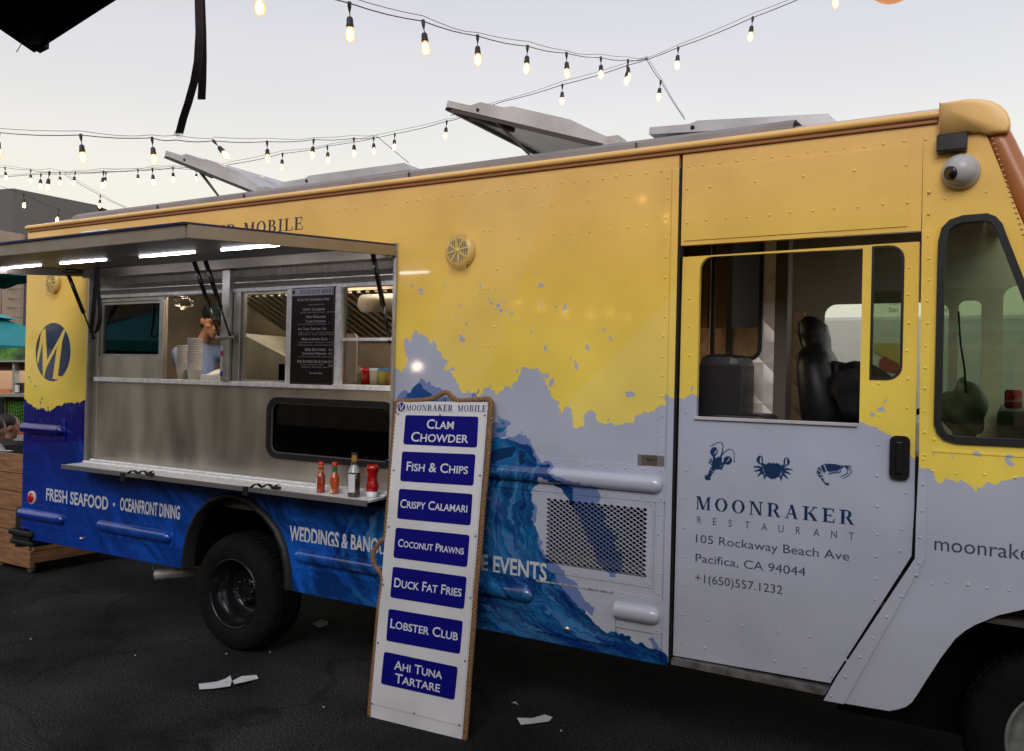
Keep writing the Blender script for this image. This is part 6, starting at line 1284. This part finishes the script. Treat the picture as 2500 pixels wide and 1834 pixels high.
# planter box of cedar planks on casters
px_ = thing('planter_box', (-7.6, .9, 0), 'wooden plank planter box on casters behind the truck bumper', 'planter box'); zs_ = [.985, .82, .665, .505, .342, .187, .09]
for i in range(6):
    MB().box(-8.3, .40, zs_[i+1]+.006, -6.9, .425, zs_[i], .003).build('plank', WOOD, px_); MB().box(-6.902, .426, zs_[i+1]+.006, -6.875, 1.5, zs_[i], .003).build('plank', WOOD, px_)
MB().box(-8.28, .43, .1, -6.91, 1.48, .96).build('liner', UNDER, px_)
MB().box(-8.3, .396, .06, -6.872, .43, .20, .003).build('bottom_board', WOOD, px_)
for x in (-6.98, -7.42): 
    MB().lathe([(.012, -.016), (.040, -.016), (.045, -.008), (.045, .008), (.040, .016), (.012, .016)], (x, .47, .045), 'y', 20).build('caster', mat('caster_rubber%d' % int(-x*10), (.18, .16, .12), .5), px_); MB().box(x-.02, .44, .05, x+.02, .452, .10).build('caster_fork', ALU, px_)
part(MB().lathe([(.055, .36), (.055, .64), (.05, .655), (.001, .66)], (-6.385, .06, 0), 'z', 18), 'bumper_post', BLK)

# ================================================================== litter on the asphalt
def scrap(pts, label, h_=.006, grp='paper scraps on the asphalt'):
    P_ = [G(x, y, .002) for x, y in pts]; g = MB(); k_ = len(P_); c0 = sum(P_, Vector())/k_
    f = [p+Vector((0, 0, .003+random.uniform(0, .018))) for i, p in enumerate(P_)]; g.add(f+[c0+Vector((0, 0, h_*1.6))], [(i, (i+1) % k_, k_) for i in range(k_)])
    g.add([p-Vector((0, 0, .0008)) for p in f], [tuple(range(k_))]); tag(g.build('paper_scrap', PAPER), label, 'paper scrap', grp)
scrap([(485, 1676), (530, 1668), (550, 1662), (562, 1655), (566, 1666), (562, 1682), (520, 1686), (487, 1688)], 'left half of the torn white paper strip on the asphalt')
scrap([(567, 1664), (590, 1657), (626, 1653), (631, 1660), (600, 1672), (572, 1678)], 'right half of the torn white paper strip on the asphalt')
scrap([(1262, 1758), (1300, 1756), (1330, 1750), (1349, 1753), (1340, 1764), (1300, 1772), (1272, 1772)], 'flat white paper scrap on the asphalt right of the menu sign')
scrap([(1248, 1721), (1258, 1718), (1267, 1723), (1258, 1724)], 'tiny white crescent scrap just above the larger scrap at right')
scrap([(762, 1525), (785, 1518), (800, 1522), (800, 1530), (780, 1534)], 'grey paper scrap lying in the shade under the truck', grp=None) 
CRL = ['below the rear wheel', 'just left of the rear wheel base', 'right of the flat paper scrap', 'left of the menu sign foot', 'at far left near the planter', 'above the torn paper strip']
for i, (x, y) in enumerate([(659, 1592), (553, 1596), (1370, 1784), (790, 1726), (75, 1560), (330, 1600)]): 
    p = G(x, y, .004); tag(MB().ball(tuple(p), .006, .005, .003, 6, 4).build('litter_crumb', PAPER), 'tiny pale crumb on the asphalt '+CRL[i], 'litter', 'crumbs on the asphalt')

# ================================================================== white vehicle beyond the cab, and what faces the truck
wv = thing('white_box_truck', (-1, 5, 0), 'white riveted truck with yellow stripe and red arrow seen through the cab', 'truck')
MB().box(-4.5, 4.3, .5, 3.5, 6.3, 2.33, .03).build('body', mat('white_truck_paint', (.62, .58, .53), .4, noise=.06), wv)
MB().plate([W2(*p, 4.29) for p in [(2135, 838), (2195, 838), (2195, 888), (2160, 873), (2135, 858)]], [], 4.285, .005).build('yellow_stripe', mat('stripe_yellow', (.5, .36, .06), .5), wv)
MB().plate([W2(*p, 4.29) for p in [(2148, 878), (2160, 870), (2195, 888), (2195, 912), (2150, 902), (2146, 892)]], [], 4.283, .006).build('red_arrow', mat('arrow_red', (.32, .02, .015), .5), wv)
for body_, x0, x1, yb, h_ in (('San', 2170, 2192, 762, 12), ('110', 2172, 2192, 745, 10), ('Park', 2288, 2322, 737, 12), ('124', 2296, 2312, 764, 12)):
    a_, c_ = W(x0, yb, 4.29), W(x1, yb, 4.29); letter_mesh('lettering', body_, a_, (c_.x, a_.y, a_.z), h_/_pxm(a_), ZU, NOY, DARKT, wv, off=.002)
for k_ in (-3., 2.2): MB().lathe([(.2, 0), (.36, 0), (.38, .03), (.38, .2)], (k_, 4.28, .38), 'y', 24).build('wheel', TYRE, wv)
# yard building and umbrellas that the glass and paint reflect
yb = thing('yard_building', (-6, -17, 0), 'brown timber yard building standing opposite the food truck', 'building')
MB().box(-34, -19, 0, 14, -17, 7.5).build('wall', mat('brown_boards', (.26, .18, .11), .8, noise=.3, nscale=2), yb)
for k_ in range(8): MB().box(-33+k_*5.2, -17.03, 1.0, -31+k_*5.2, -17.0, 2.6).build('window', BLKG, yb)
def refl(px, py, dist): p = W(px, py); d = ray(px, py)/F; d = Vector((d.x, -d.y, d.z)); return p+d*dist
q1 = refl(430, 765, 6.5); umbrella((q1.x, q1.y), refl(330, 838, 6.)[2], q1.z+.15, 1.35, 'teal patio umbrella mirrored in the dark serving window', .4)
q1 = refl(2560, 690, 6.5); umbrella((q1.x, q1.y), refl(2300, 800, 5.5)[2]+.1, q1.z+.1, 1.35, 'teal patio umbrella mirrored in the cab window', .9)
rb = [refl(x, y, d) for x, y, d in [(1568, 488, 5), (1628, 535, 5.2), (1262, 733, 6), (1320, 752, 6.6), (1380, 765, 7.2), (1445, 770, 7.9), (1490, 764, 8.5), (1530, 775, 9.2)]]
for i, p in enumerate(rb):
    o = place_bulb(p+Vector((0, 0, .165)), 'lit bulb over the yard opposite the truck, %s of the facing string' % ORD[i], 'bulbs facing the truck')
    for ch in o.children:
        if ch.name.startswith('filament_glow'): ch.data = ch.data.copy(); ch.data.materials[0] = FILX
p = refl(1018, 895, 3.4); wl_ = thing('globe_lamp', (p.x, p.y, 0), 'lit warm globe lamp on a post facing the truck', 'lamp'); MB().ball(tuple(p), .045, n=16, m_=10).build('globe', mat('globe_glow', (1, .9, .8), .5, emit=(1, .78, .58), es=70), wl_); MB().tube([(p.x, p.y, 0), (p.x, p.y, p.z-.05)], .015, 8).build('post', BLKG, wl_)
print('all done', sum(len(o.data.polygons) for o in sc.objects if o.type == 'MESH'))
